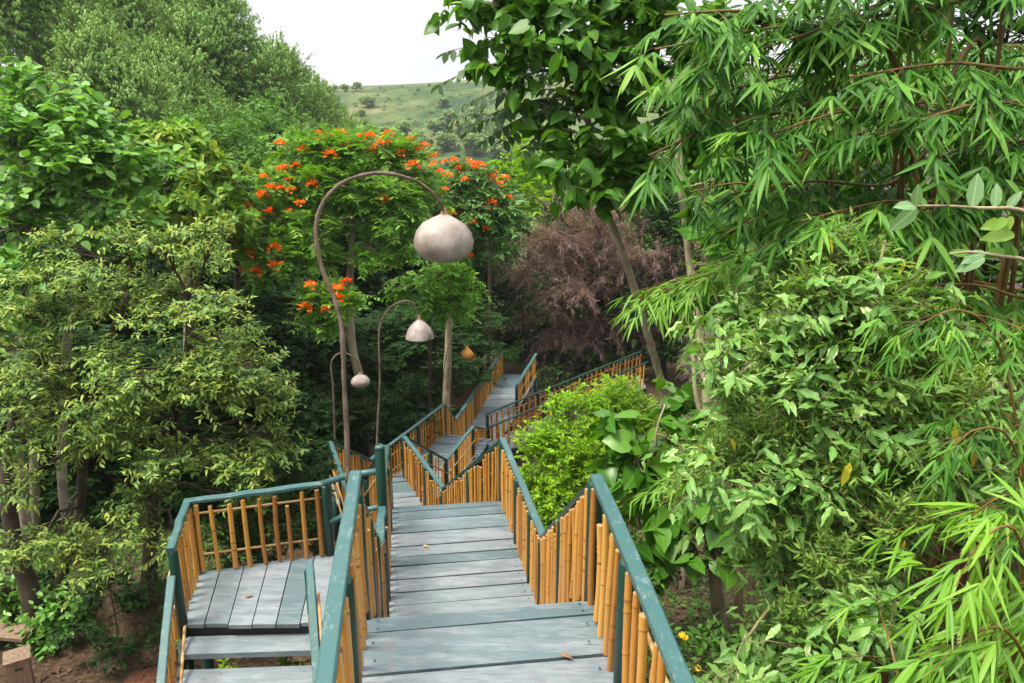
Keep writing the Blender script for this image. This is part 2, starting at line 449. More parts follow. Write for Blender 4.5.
def section(label, quad, stairs_from=None, w=.2, nsteps=8, posts=True, joist=True):
    nl, nr, fl, fr = quad
    root = empty("walkway_deck", (nl+nr+fl+fr)/4, label, "walkway", "plank decks of the stepped walkway")
    nl_ = []
    mb = MB(); planks(mb, nl, nr, fl, fr, w, nails=nl_); mb.build("planking", M["deck"], root)
    if nl[1] < 9:
        mb = MB(); ang = np.arange(6)*math.pi/3
        for p in nl_: mb.add(np.stack([p[0]+.0075*np.cos(ang), p[1]+.0075*np.sin(ang), np.full(6, p[2]+.004)], 1), [tuple(range(6))])
        mb.build("nail_heads", M["beam"], root)["kind"] = "stuff"
    if joist:
        s = nrm(nr-nl)
        for a, b in ((nl+s*.06, fl+s*.06), (nr-s*.06, fr-s*.06)):
            m2 = MB(); m2.bar(a-UP*.125, b-UP*.125, .06, .15); m2.build("joist", M["beam"], root)
    if posts:
        support_posts(root, [nl, nr, fl, fr], -.21)
    if stairs_from is not None:
        tl, tr = stairs_from
        for k in range(1, nsteps):
            t = k/nsteps
            z = tl[2]+(nl[2]-tl[2])*t
            t0, t1 = (k-1)/nsteps+.01, k/nsteps+.05/nsteps
            a, b = tl+(nl-tl)*t0, tr+(nr-tr)*t0
            c, d = tr+(nr-tr)*t1, tl+(nl-tl)*t1
            q = [np.array([p[0], p[1], z]) for p in (a, b, c, d)]
            m3 = MB(); m3.hexa([p-UP*.04 for p in q], q); m3.build("tread", M["deck"], root)
        s = nrm(nr-nl)
        for a, b, sg in ((tl, nl, 1), (tr, nr, -1)):
            m2 = MB(); m2.bar(a+s*sg*.04-UP*.26, b+s*sg*.04-UP*.24, .05, .2); m2.build("stringer", M["beam"], root)
    return root

section("plank platform the photograph was taken from, at the top of the steps", D0)
section("nearest blue grey plank landing, two wide boards at the bottom edge of the picture", D1, (D0[2], D0[3]), .3)
section("long worn plank deck below the nearest landing, its paint scuffed white", D2, (D1[2], D1[3]), .23, 9)
section("narrow plank deck turning left behind the tall lamp post", D3, (D2[2], D2[3]), .2, 9)
section("small green grey plank deck behind the V-shaped railings, heading right", D4, (D3[2], D3[3]), .17, 7)
section("long straight far ramp running up the picture to the brown feathery tree", D5, (D4[2], D4[3]), .55, 7)

# branch walk, going right behind the bright green bush
BA, BB = V3(-.62, 18.85, Z5), V3(4.6, 24.6, Z5)
BC, BD = V3(-.70, 19.85, Z5), V3(4.6, 25.85, Z5)
section("side walk branching right behind the bright green bush", (BC+V3(.30, .33, .006), BA+V3(.2, .23, .006), BD, BB), None, .3)

# ------------------------------------------------------------------ railings
def bamboo_unit(k):
    r_ = random.Random(k); pts, rad = [], []
    nodes = sorted(r_.uniform(.08, .95) for _ in range(3))
    zs = sorted([0, .02, .98, 1.0] + [n+d for n in nodes for d in (-.012, 0, .012)] + [.3, .6])
    zs = [z for z in zs if 0 <= z <= 1]
    bx, by = r_.uniform(-.5, .5), r_.uniform(-.5, .5)
    mb = MB()
    for z in zs:
        b = 4*z*(1-z)
        pts.append((bx*b, by*b, z)); rad.append(1.0+(.14 if any(abs(z-n) < .005 for n in nodes) else 0)-.12*z)
    mb2 = MB()
    ang = np.arange(9)*2*math.pi/9
    vs = np.concatenate([np.stack([p[0]+r*np.cos(ang), p[1]+r*np.sin(ang), np.full(9, p[2])], 1) for p, r in zip(pts, rad)])
    fs = [(i*9+k, i*9+(k+1) % 9, (i+1)*9+(k+1) % 9, (i+1)*9+k) for i in range(len(pts)-1) for k in range(9)]
    n = len(pts)
    fs += [tuple(range(8, -1, -1)), tuple(range((n-1)*9, n*9))]
    me = bpy.data.meshes.new("baluster"); me.from_pydata(vs.tolist(), [], fs)
    sm = np.ones(len(fs), bool); sm[-2:] = False
    mi = np.zeros(len(fs), np.int32)
    for i in range(len(pts)-1):
        zc = (pts[i][2]+pts[i+1][2])/2
        if any(abs(zc-n_) < .0065 and rs.random() < .6 for n_ in nodes): mi[i*9:(i+1)*9] = 1
    mi[-2:] = 2
    me.polygons.foreach_set("use_smooth", sm)
    for q in ("bamboo", "bamboo_node", "bar"): me.materials.append(M[q])
    me.polygons.foreach_set("material_index", mi); me.update()
    return me
POLES = [bamboo_unit(k) for k in range(14)]

def pole(root, a, b, rad, name="baluster"):
    o = bpy.data.objects.new(name, rs.choice(POLES)); COL.objects.link(o)
    o.parent = root; o.matrix_parent_inverse = Matrix.Translation(-Vector(root.location))
    d = Vector(b)-Vector(a)
    o.location = [float(v) for v in a]
    q = d.to_track_quat("Z", "Y") @ Matrix.Rotation(rs.uniform(0, 6.28), 3, "Z").to_quaternion()
    o.rotation_euler = q.to_euler()
    o.scale = (rad, rad, d.length)
    return o

def post(root, p, z0, z1, rad=.046, name="post", mat="green"):
    mb = MB()
    mb.tube([V3(p[0], p[1], z0), V3(p[0], p[1], z1-.015), V3(p[0], p[1], z1)], [rad*1.04, rad, rad*.8], 12)
    return mb.build(name, M[mat], root, True)

def railing(label, a, b, h0=H, h1=None, step=.105, rad=.021, posts=(0, 1), capw=.075, capt=.04, cap="cap", inside=0.0,
            base=.02, drop=.22, top_gap=.04, lattice=False, lean=.012, bars=(.16, .62), ext=(0, 0), side=None):
    """a, b: deck edge points; posts at fractions of the length"""
    h1 = h0 if h1 is None else h1
    root = empty("bamboo_railing", (a+b)/2, label, "railing", "green and bamboo railings along the walkway")
    d = b-a; L_ = np.linalg.norm(d[:2]); dirn = d/L_
    fl = nrm(np.array([d[0], d[1], 0]))
    sd = np.array([fl[1], -fl[0], 0])*inside
    ta, tb = a+UP*h0-dirn*ext[0], b+UP*h1+dirn*ext[1]
    sd0 = np.array([fl[1], -fl[0], 0])*inside
    mb = MB(); mb.wbar(ta, tb, capw, capt, rs); mb.build("handrail", M[cap], root)
    for t in posts:
        p = a+d*t; h = h0+(h1-h0)*t
        post(root, p+sd0*.012, p[2]-drop, p[2]+h-.015-abs(d[2])/L_*.03)
    ln = np.linalg.norm(d)
    n = max(2, int(L_/step))
    for i in range(n):
        t = (i+.5)/n+rs.uniform(-.1, .1)/n
        if any(abs(t-q)*L_ < .055 for q in posts): continue
        p = a+d*t; h = h0+(h1-h0)*t
        off = sd*(.028+rs.uniform(-.006, .006))
        q0 = p+off+UP*(base+rs.uniform(-.05, .03))+fl*rs.uniform(-lean, lean)
        q1 = p+off+UP*(h-top_gap+rs.uniform(-.03, .012)-(.15*rs.random() if rs.random() < .18 else 0))+fl*rs.uniform(-lean, lean)
        pole(root, q0, q1, rad*rs.uniform(.85, 1.15))
    for hb in bars:
        fa, fb = a+UP*(hb*h0)-dirn*.03, b+UP*(hb*h1)+dirn*.03
        mb = MB(); mb.tube([fa+sd*.05*(-1)+UP*.006, (fa+fb)/2-sd*.05, fb-sd*.05-UP*.006], [.014, .013, .012], 7)
        mb.build("crossbar", M["bar"], root, True)
    return root

def off(p, k, q):   # shift of an edge point towards the outside of the walk
    return p+nrm(np.array([q[0]-p[0], q[1]-p[1], 0]))*(-k)

def edge(qd, o=.0):
    nl, nr, fl, fr = qd
    return off(nl, o, nr), off(nr, o, nl), off(fl, o, fr), off(fr, o, fl)
a0, b0, c0, e0 = edge(D0); a1, b1, c1, e1 = edge(D1); a2, b2, c2, e2 = edge(D2)
a3, b3, c3, e3 = edge(D3); a4, b4, c4, e4 = edge(D4); a5, b5, c5, e5 = edge(D5)
c1x, e1x = c1+d1*.06, e1+d1*.02
# right side, from the camera outwards
railing("railing beside the photographer's platform, right side", b0, e0, posts=(0, .5), inside=-1)
railing("railing down the first steps beside the photographer, right side", e0, b1, posts=(0, .5), inside=-1)
railing("right railing of the nearest landing, wide teal cap leaving the bottom edge", b1, e1x, step=.145, rad=.021, posts=(0, .36, .70, 1), inside=-1, lean=.045, top_gap=.025, capw=.074, capt=.05, ext=(0, .03))
railing("right railing with thin dark cap dropping from the nearest landing to the worn deck", e1x, b2, step=.09, rad=.020, posts=(.5, 1), inside=-1, capw=.07, cap="green")
railing("right railing of the long worn deck, pale cap seen end on beside the bright bush", b2, e2, step=.095, rad=.020, posts=(.22, .55, 1), inside=-1, capw=.075, ext=(0, .05))
railing("right dark capped railing sloping down behind the worn deck, close set tan bamboo", e2, b3, step=.105, rad=.021, posts=(.5, 1), inside=-1, capw=.08, cap="green")
railing("right railing of the left turning deck, teal cap rising left to a corner post", b3, e3, step=.12, rad=.020, posts=(.4, 1), inside=-1, capw=.075)
railing("short dark capped railing dropping right to the bottom of the second V shape", e3, b4, step=.12, rad=.020, posts=(.6, 1), inside=-1, capw=.08, cap="green")
railing("right railing of the small green grey deck, in front of its planks", b4, b4+(e4-b4)*.6, step=.12, rad=.020, posts=(.35, 1), inside=-1, capw=.075)
railing("dark railing stepping down from the small deck to the side walk", b4+(e4-b4)*.6, BA+V3(-.03, .1, 0), step=.14, rad=.02, posts=(1,), inside=-1, capw=.08, cap="green")
railing("right railing of the long far ramp, half hidden behind its own slope", b5+(e5-b5)*.45, e5, step=.15, rad=.026, posts=(0, .33, .67, 1), inside=-1, capw=.1)
# left side
railing("railing beside the photographer's platform, left side", a0, c0, posts=(0, .5), inside=1)
railing("railing down the first steps beside the photographer, left side", c0, a1, posts=(0, .5), inside=1)
railing("left railing of the nearest landing, pale teal cap under the biggest gourd lamp", a1, c1x, step=.145, rad=.021, posts=(0, .36, .70, 1), inside=1, lean=.045, top_gap=.025, capw=.074, capt=.05, ext=(0, .22))
railing("left railing with dark cap dropping from the nearest landing, seen almost edge on", c1x, a2, step=.11, rad=.020, posts=(.3, .6, 1), inside=1, capw=.07, cap="green")
railing("short left railing of the worn deck ending at the tall lamp post", a2, lp(3.05, Z2), step=.11, rad=.020, posts=(.5,), inside=1, capw=.075, cap="cap", top_gap=.08)
railing("left railing of the worn deck beyond the tall lamp post", lp(3.15, Z2), c2, step=.11, rad=.020, posts=(.6, 1), inside=1, capw=.08, cap="green")
railing("left dark capped railing sloping down behind the tall lamp post", c2, a3, step=.11, rad=.020, posts=(.5, 1), inside=1, capw=.08, cap="green")
railing("left railing of the left turning deck, under the small round gourd lamp", a3, c3, step=.12, rad=.020, posts=(.5, 1), inside=1, capw=.075)
railing("left dark capped railing dropping right behind the tall lamp post", c3, a4, step=.12, rad=.020, posts=(.35, .7, 1), inside=1, capw=.08, cap="green")
railing("left railing of the small green grey deck, teal cap rising right to a corner post", a4, c4, step=.12, rad=.020, posts=(.2, .6, 1), inside=1, capw=.075, ext=(0, .05))
railing("short left dark capped railing between the small deck and the far ramp", c4, a5, step=.12, rad=.02, posts=(.5, 1), inside=1, capw=.08, cap="green")
railing("long left railing of the far ramp, five dark posts climbing to the brown tree", a5, c5, step=.15, rad=.028, posts=(.16, .33, .5, .67, .84, 1), inside=1, capw=.1)
# side walk
railing("near railing of the side walk, open bamboo lattice above the bright bush", BA, BB, h0=.9, step=.24, rad=.032, posts=(0, .3, .6, .9), inside=-1, capw=.07, cap="green", bars=(.35, .78), lean=.03)
railing("far railing of the side walk, open bamboo lattice with dark rail", BC, BD, h0=.9, step=.24, rad=.032, posts=(0, .28, .56, .84), inside=1, capw=.07, cap="green", bars=(.3, .75), lean=.03)

# ------------------------------------------------------------------ side platform
ZP = -4.40
PBL, PFL = V3(-3.22, 6.80, ZP), V3(-3.03, 5.98, ZP)
PBM = V3(-1.94, 7.16, ZP); PFM = V3(-1.83, 6.04, ZP)
PBR, PFR = lp(3.0, ZP)-r1*.10, lp(2.2, ZP)-r1*.10
proot = empty("side_platform", (-2.3, 6.5, ZP), "square side platform of long blue grey planks left of the walkway, with steps down", "platform")
mb = MB()
nb = 8
for k in range(nb):
    f0, f1 = k/nb, (k+1)/nb-.006
    back = lambda t: PBL+(PBM-PBL)*t*1.42
    front = lambda t: PFL+(PFR-PFL)*t
    z = UP*rs.uniform(-.005, .005)
    fr_ = -nrm(back(f0)-front(f0))*rs.uniform(.0, .04)
    top = [front(f0)+fr_+z, front(f1)+fr_+z, back(f1)+z, back(f0)+z]
    mb.hexa([p-UP*.04 for p in top], top)
mb.build("planking", M["deck"], proot)
for a, b in ((PFL+d1*.06, PFR+d1*.06), (PBL-d1*.1, PBM-d1*.1)):
    m2 = MB(); m2.bar(a-UP*.12, b-UP*.12, .06, .15); m2.build("beam", M["beam"], proot)
support_posts(proot, [PBL, PFL, PBM, PFM], -.2)
pd = nrm(np.array([.27, -.96, 0]))
for k in range(1, 15):
    z = ZP-.135*k
    o_ = pd*(.285*(k-1)+.015)
    a, b = PFL+o_+V3(.03, 0, 0), PFM+o_+V3(.0, 0, 0)
    q = [V3(p[0], p[1], z)+UP*rs.uniform(-.006, .006) for p in (a+pd*.25, b+pd*.25, b, a)]
    m3 = MB(); m3.hexa([p-UP*.055 for p in q], q); m3.build("tread", M["deck"], proot)
for p in (PFL, PFM):
    m2 = MB(); m2.bar(p-UP*.20, p+pd*4.1-UP*(.20+1.94), .05, .14); m2.build("stringer", M["beam"], proot)
G2 = "side platform"
railing("back railing of the square side platform, eight spaced bamboo uprights", PBL, PBM, step=.142, rad=.026, posts=(0, 1), inside=1, capw=.08, bars=(.2, .78), base=.0, h0=.8, h1=.82, lean=.008, ext=(.03, .02))
railing("left railing of the square side platform, cap pointing away", PFL+UP*.0, PBL, step=.12, rad=.020, posts=(0,), inside=1, capw=.07, h0=.78, h1=.8, ext=(.04, 0))
bse = PFL+pd*4.0-UP*1.9
railing("left railing of the side steps, pale cap leaving the bottom edge", PFL+V3(-.0, -.06, -.1), bse, step=.13, rad=.020, posts=(.3, .62, 1), bars=(.12,), inside=1, capw=.07, h0=.62, h1=.8)
bse2 = PFM+pd*4.0-UP*1.9
railing("right railing of the side steps beside the nearest landing", PFM+V3(.02, -.04, -.1), bse2, step=.9, rad=.02, posts=(0.01, .3, .62, 1), inside=1, capw=.07, h0=.72, h1=.8, bars=(.5,))
# the two short rails from the platform corner up to the tall lamp post
TP = V3(-1.31, 6.93, Z2)
gr = empty("gate_rails", PBM, "two short round green rails between the platform corner and the tall lamp post", "rail")
for z0, z1, r_ in ((PBM[2]+.82, -3.33, .034), (-4.05, -3.72, .028)):
    m2 = MB(); m2.tube([V3(PBM[0]-.04, PBM[1], z0-.01), PBM*V3(.55, .55, 0)+TP*V3(.45, .45, 0)+UP*(z0*.5+z1*.5+.02), V3(TP[0], TP[1], z1)], r_, 8)
    m2.build("rail", M["cap"], gr, True)
tp = empty("lamp_post", TP, "tall round green post standing between platform and worn deck, the bell lamp on it", "post")
post(tp, TP, Z2-.5, Z2+1.42, .050, "shaft")
m2 = MB(); m2.tube([V3(TP[0], TP[1], Z2+1.41), V3(TP[0], TP[1], Z2+1.45)], [.054, .038], 12); m2.build("post_cap", M["cap"], tp, True)

# ------------------------------------------------------------------ gourd lamps
def arm_pts(pix, y0, y1):
    n = len(pix)
    return [at(px, py, y0+(y1-y0)*i/(n-1)) for i, (px, py) in enumerate(pix)]
def spline(pts, k=6):
    pts = [Vector(p) for p in pts]; out = []
    for i in range(len(pts)-1):
        p0, p1, p2, p3 = pts[max(0, i-1)], pts[i], pts[i+1], pts[min(len(pts)-1, i+2)]
        for j in range(k):
            t = j/k
            out.append(.5*((2*p1)+(-p0+p2)*t+(2*p0-5*p1+4*p2-p3)*t*t+(-p0+3*p1-3*p2+p3)*t**3))
    out.append(pts[-1])
    return np.array([tuple(v) for v in out])
def lamp(label, pix, y0, y1, rad, prof, mat, tilt=(0, 0), neck=None, wob=.02, seed=0, knots=True):
    pts = spline(arm_pts(pix, y0, y1))
    tip = pts[-1]
    root = empty("gourd_lamp", pts[0], label, "lamp", "gourd lamps on bent sticks")
    n = len(pts); r_ = np.random.default_rng(seed+5)
    m2 = MB(); m2.tube(pts, np.linspace(rad, rad*.62, n)*(1+.12*r_.standard_normal(n)*(1 if knots else .3)), 8); m2.build("arm", M["stick"], root, True)
    m2 = MB(); m2.lathe(prof, (0, 0, 0), 44, wob, seed)
    g = m2.build("shade", M[mat], root, True)
    g.location = tip; g.rotation_euler = (tilt[0], tilt[1], seed)
    if neck:
        m2 = MB(); m2.lathe(neck, (0, 0, 0), 16, .05, seed+1); k = m2.build("neck", M["gourd_neck"], g, True)
        k.matrix_parent_inverse = Matrix.Identity(4)
    return root, g
P1 = [(348, 482), (347, 440), (344, 380), (342, 330), (334, 298), (322, 268), (316, 236), (319, 212), (331, 192), (350, 179), (378, 173), (405, 177), (426, 187), (439, 201), (444, 213)]
sc1 = 4.75/760
big = [(.008, .012), (.016, .0), (.030, -.012), (.068, -.030), (.128, -.064), (.163, -.112), (.178, -.163), (.173, -.21), (.150, -.25), (.108, -.279), (.05, -.292), (.0, -.291)]
lamp("largest gourd lamp, pale round squat gourd hanging from a tall thick bent stick", P1, 4.1, 4.55, .0148, [(a, b) for a, b in big], "gourd", (.05, .0), [(.03, -.018), (.02, .0), (.012, .03), (.0, .032)], .02, 1)
P2 = [(377, 446), (378, 420), (380, 380), (379, 345), (380, 327), (387, 311), (398, 303), (408, 301), (415, 306), (419, 318)]
bell = [(.006, .012), (.012, 0), (.022, -.018), (.05, -.042), (.084, -.073), (.111, -.11), (.128, -.15), (.137, -.19), (.139, -.203), (.133, -.203), (.118, -.15), (.10, -.11), (.07, -.08), (.0, -.06)]
r2, g2 = lamp("bell shaped gourd lamp cut open below, on the tall green lamp post", P2, 6.93, 7.05, .0125, bell, "gourd_grey", (0, .02), [(.021, -.022), (.018, 0), (.008, .03), (0, .03)], .015, 2)
P3 = [(335, 441), (334, 415), (333, 385), (331, 366), (335, 356), (343, 353), (352, 356), (358, 363), (360, 373)]
sm = [(.006, .012), (.018, -.004), (.040, -.030), (.086, -.055), (.136, -.095), (.163, -.14), (.160, -.185), (.132, -.226), (.08, -.25), (0, -.257)]
lamp("small onion shaped gourd lamp on a thin hooked stick, lowest of the white gourds", P3, 12.5, 12.6, .018, sm, "gourd_grey", (0, 0), [(.03, -.015), (.02, .01), (0, .03)], .02, 3, False)
P4 = [(442, 402), (444, 370), (449, 345), (456, 338), (463, 340), (467, 346)]
og = [(.008, .02), (.03, -.03), (.05, -.07), (.10, -.11), (.15, -.18), (.155, -.23), (.13, -.29), (.07, -.325), (0, -.33)]
lamp("orange pear shaped gourd lamp hanging in the dark trees by the far ramp", P4, 17.65, 18.0, .012, og, "gourd_orange", (0, 0), None, .02, 4, False)

# ------------------------------------------------------------------ small things on the ground at the left
bx = at(24, 690, 8.0)
bx = V3(bx[0], 8.0, gz(bx[0], 8.0)-.05)
cr = empty("wooden_stool_box", bx, "small wooden box stool with a square top standing on bare earth", "stool")
ca, sa = math.cos(R(32)), math.sin(R(32))
def rot(p): return bx+V3(p[0]*ca-p[1]*sa, p[0]*sa+p[1]*ca, p[2])
def box_rot(x0, x1, y0, y1, z0, z1, tp_=1.0):
    b = [rot((x, y, z0)) for x, y in ((x0, y0), (x1, y0), (x1, y1), (x0, y1))]
    t = [rot((x*tp_, y*tp_, z1)) for x, y in ((x0, y0), (x1, y0), (x1, y1), (x0, y1))]
    return b, t
for (x0, x1, y0, y1) in ((-.10, .10, -.12, -.10), (-.10, .10, .10, .12), (-.12, -.10, -.12, .12), (.10, .12, -.12, .12)):
    m2 = MB(); m2.hexa(*box_rot(x0, x1, y0, y1, -.02, .62)); m2.build("side_board", M["crate"], cr)
m2 = MB(); m2.hexa(*box_rot(-.145, .145, -.145, .145, .622, .65)); m2.build("top", M["crate"], cr)
m2 = MB(); m2.hexa(*box_rot(-.04, .04, -.128, -.121, .50, .53)); m2.build("slot", M["beam"], cr)
bn = V3(at(5, 640, 9.0)[0], 9.0, gz(-6, 9.0)-.22)
be = empty("plank_bench", bn, "grey weathered plank bench behind the box stool, cut by the left edge", "bench")
m2 = MB(); m2.bar(bn+V3(-.9, .1, .55), bn+V3(.40, -.05, .53), .30, .05); m2.build("seat", M["crate"], be)
for x in (-.6, .22):
    m2 = MB(); m2.bar(bn+V3(x, 0, -.05), bn+V3(x+.03, 0, .52), .18, .07, V3(0, 1, 0)); m2.build("leg", M["crate"], be)
for i, (pa, pb, w, lab) in enumerate((((98, 660), (158, 689), .14, "long dark weathered board lying on the earth by the side steps"), ((90, 667), (140, 692), .07, "narrow dark batten lying just in front of the long board"))):
    a = at(*pa, 7.9-.15*i); b = at(*pb, 7.0-.15*i)
    a = V3(a[0], a[1], gz(a[0], a[1])+.04); b = V3(b[0], b[1], gz(b[0], b[1])+.04)
    m2 = MB(); m2.bar(a, b, w, .05, UP, .005); tag(m2.build("board", M["bark_dark"]), lab, "board", "boards lying on the earth")

# a few leaves fallen on the boards
def fallen():
    r_ = random.Random(2)
    for (px, py, z, lab, c) in [(423, 546, Z2, "yellow fallen leaf lying in the middle of the worn deck", 1), (560, 655, Z1, "small brown fallen leaf on the nearest landing", 0), (245, 598, ZP, "small dry leaf on the side platform boards", 0)]:
        d = at(px, py, 1.0); p = d*(z/d[2])
        a = r_.uniform(0, 6); ca_, sa_ = math.cos(a), math.sin(a)
        q = [(0, 0, .008), (.02, .016, .016), (.05, .017, .012), (.085, 0, .009), (.05, -.015, .018), (.02, -.015, .011)]
        mb = MB(); mb.add([V3(p[0]+x*ca_-y*sa_, p[1]+x*sa_+y*ca_, z+h) for x, y, h in q], [(0, 1, 5), (1, 2, 4, 5), (2, 3, 4)])
        m = FALL[c]
        tag(mb.build("fallen_leaf", m), lab, "leaf", "leaves fallen on the boards")
FALL = [simple_noise_mat("dry_brown_leaf", [(.12, .06, .03), (.25, .14, .07)], 30), simple_noise_mat("dry_yellow_leaf", [(.50, .30, .05), (.65, .45, .10)], 30)]
fallen()
# ------------------------------------------------------------------ leaves
def _tpl(mid, side):
    """mid: u positions of the midrib, side: (u, v) outline of one half -> template with both halves"""
    return mid, side
def make_template(kind):
    if kind == "tri":      # small far leaf, two triangles with a fold
        v = [(0, 0), (.42, .5), (1, 0), (.42, -.5)]
        f = [(0, 2, 1), (0, 3, 2)]
    elif kind == "oval":
        v = [(0, 0), (.5, 0), (1, 0), (.22, .40), (.62, .42), (.22, -.40), (.62, -.42)]
        f = [(0, 1, 4, 3), (1, 2, 4), (0, 5, 6, 1), (1, 6, 2)]
    elif kind == "round":
        v = [(0, 0), (.5, 0), (1, 0), (.06, .26), (.3, .5), (.68, .42), (.88, .18), (.06, -.26), (.3, -.5), (.68, -.42), (.88, -.18)]
        f = [(0, 1, 4, 3), (1, 5, 4), (1, 2, 6, 5), (0, 7, 8, 1), (1, 8, 9), (1, 9, 10, 2)]
    elif kind == "heart":
        v = [(0, 0), (.35, 0), (.68, 0), (1, 0), (-.14, .22), (-.02, .44), (.28, .54), (.62, .40), (.84, .17),
             (-.14, -.22), (-.02, -.44), (.28, -.54), (.62, -.40), (.84, -.17)]
        f = [(0, 1, 6, 5), (0, 5, 4), (1, 2, 7, 6), (2, 3, 8, 7), (0, 10, 11, 1), (0, 9, 10), (1, 11, 12, 2), (2, 12, 13, 3)]
    elif kind == "blade":
        v = [(0, 0), (.3, 0), (.62, 0), (1, 0), (.10, .32), (.34, .5), (.66, .36), (.10, -.32), (.34, -.5), (.66, -.36)]
        f = [(0, 1, 5, 4), (1, 2, 6, 5), (2, 3, 6), (0, 7, 8, 1), (1, 8, 9, 2), (2, 9, 3)]
    elif kind == "wavy":
        o = [(.12, .26), (.25, .44), (.33, .40), (.45, .52), (.54, .42), (.66, .44), (.74, .28), (.86, .22)]
        v = [(0, 0), (.29, 0), (.5, 0), (.7, 0), (1, 0)]+o+[(a, -b) for a, b in o]
        f = [(0, 1, 6, 5), (1, 7, 6), (1, 2, 8, 7), (2, 9, 8), (2, 3, 10, 9), (3, 11, 10), (3, 4, 12, 11)]
        g = []
        for q in f:
            g.append(tuple((i+8 if i >= 5 else i) for i in reversed(q)))
        f = f+g
    v = np.array(v, float)
    loops = np.concatenate([np.array(q) for q in f]); tot = np.array([len(q) for q in f])
    return v, loops, tot
TPL = {k: make_template(k) for k in ("tri", "oval", "round", "heart", "blade", "wavy")}

class Leaves:
    def __init__(s): s.a = []
    def add(s, P, D, N, L, W, T): s.a.append((P, D, N, L, W, T))
    def count(s): return sum(len(x[0]) for x in s.a)
    def build(s, name, mat, parent, tpl="oval", fold=.22, droop=.18, rng=RNG, me_only=False, wave=0.0):
        P, D, N, L, W, T = (np.concatenate([x[i] for x in s.a]) for i in range(6))
        D = nrm(D); S = nrm(np.cross(N, D)); N = np.cross(D, S)
        tv, tl, tt = TPL[tpl]; k = len(tv); n = len(P)
        u, v = tv[:, 0], tv[:, 1]
        fo = fold*(1+.5*rng.standard_normal(n)); dr = droop*(1+.7*rng.standard_normal(n))
        w = fo[:, None]*np.abs(v)[None]*W[:, None]-dr[:, None]*(u**2)[None]*L[:, None]
        if wave: w = w+wave*W[:, None]*np.sin(u*14+rng.uniform(0, 6, n)[:, None])*np.abs(v)[None]*2
        tw = .12*rng.standard_normal(n)
        vs = P[:, None]+D[:, None]*(u[None]*L[:, None])[..., None]+S[:, None]*((v[None]+tw[:, None]*(u**2)[None])*W[:, None])[..., None]+N[:, None]*w[..., None]
        lf = np.empty((n, k, 3)); lf[..., 0] = T[:, None]; lf[..., 1] = u; lf[..., 2] = v
        loops = (tl[None]+(np.arange(n)*k)[:, None]).ravel()
        starts = np.concatenate([[0], np.cumsum(np.tile(tt, n))[:-1]])
        me = raw_mesh(name, vs.reshape(-1, 3), loops, starts, lf.reshape(-1, 3))
        me.materials.append(mat)
        return me if me_only else link(name, me, None, parent)

def sticks(A, B, ra, rb, mid=None):
    """many thin three sided twigs as arrays -> verts, quads"""
    n = len(A)
    D = nrm(B-A); ref = np.where(np.abs(D[:, 2:3]) > .8, np.array([[1., 0, 0]]), UP[None])
    a = nrm(np.cross(D, ref)); b = np.cross(D, a)
    ang = np.arange(3)*2*math.pi/3
    ring = np.cos(ang)[None, :, None]*a[:, None]+np.sin(ang)[None, :, None]*b[:, None]
    ra = np.broadcast_to(ra, (n,)); rb = np.broadcast_to(rb, (n,))
    v = np.concatenate([A[:, None]+ring*ra[:, None, None], B[:, None]+ring*rb[:, None, None]], 1)
    f = np.array([[0, 1, 4, 3], [1, 2, 5, 4], [2, 0, 3, 5]])
    q = (f[None]+(np.arange(n)*6)[:, None, None]).reshape(-1, 4)
    return v.reshape(-1, 3), q

class Wood:
    def __init__(s): s.mb = MB(); s.st = []
    def tube(s, pts, rad, sides=8): s.mb.tube(pts, rad, sides)
    def twigs(s, A, B, ra, rb): s.st.append(sticks(A, B, ra, rb))
    def build(s, name, mat, parent, me_only=False):
        vs, qs, n = [], [], 0
        if s.mb.v:
            v = np.concatenate(s.mb.v); vs.append(v); n = len(v)
        loops = [np.array([i for f in s.mb.f for i in f], dtype=np.int64)] if s.mb.f else []
        tot = [np.array([len(f) for f in s.mb.f])] if s.mb.f else []
        for v, q in s.st:
            vs.append(v); loops.append((q+n).ravel()); tot.append(np.full(len(q), 4)); n += len(v)
        if not vs: return None
        tot = np.concatenate(tot)
        me = raw_mesh(name, np.concatenate(vs), np.concatenate(loops), np.concatenate([[0], np.cumsum(tot)[:-1]]), smooth=True)
        me.materials.append(mat)
        return me if me_only else link(name, me, None, parent)

def limb(w, a, b, ra, rb, rng=RNG, arch=.15, n=7, sides=6):
    a, b = np.asarray(a, float), np.asarray(b, float)
    t = np.linspace(0, 1, n)[:, None]; d = b-a; L_ = np.linalg.norm(d)
    j = rng.normal(0, .035*L_, (n, 3)); j[0] = 0; j[-1] = 0
    pts = a+d*t+UP*(arch*L_*4*t*(1-t)*.5)+j*np.sin(np.pi*t)
    w.tube(pts, np.linspace(ra, rb, n), sides)
    return pts

def clump_twigs(c, r, n, tl, rng, up=.25, shell=.72, sub=None, spread=.24, outw=.8, jit=.45):
    r = np.broadcast_to(np.asarray(r, float), (3,))
    sub = sub or max(5, int(6+n/35))
    ds = nrm(rng.standard_normal((sub, 3)) + np.array([0, 0, .25]))
    sc = c+ds*r*rng.uniform(shell*.65, shell*1.2, (sub, 1))
    k = rng.integers(0, sub, n)
    A = sc[k]+rng.standard_normal((n, 3))*r*spread
    o = nrm((A-c)/r)
    D = nrm(o*outw+UP*up+rng.standard_normal((n, 3))*jit)
    L_ = tl*rng.uniform(.6, 1.3, n)
    return A-D*L_[:, None]*.4, D, L_, k/sub, sc

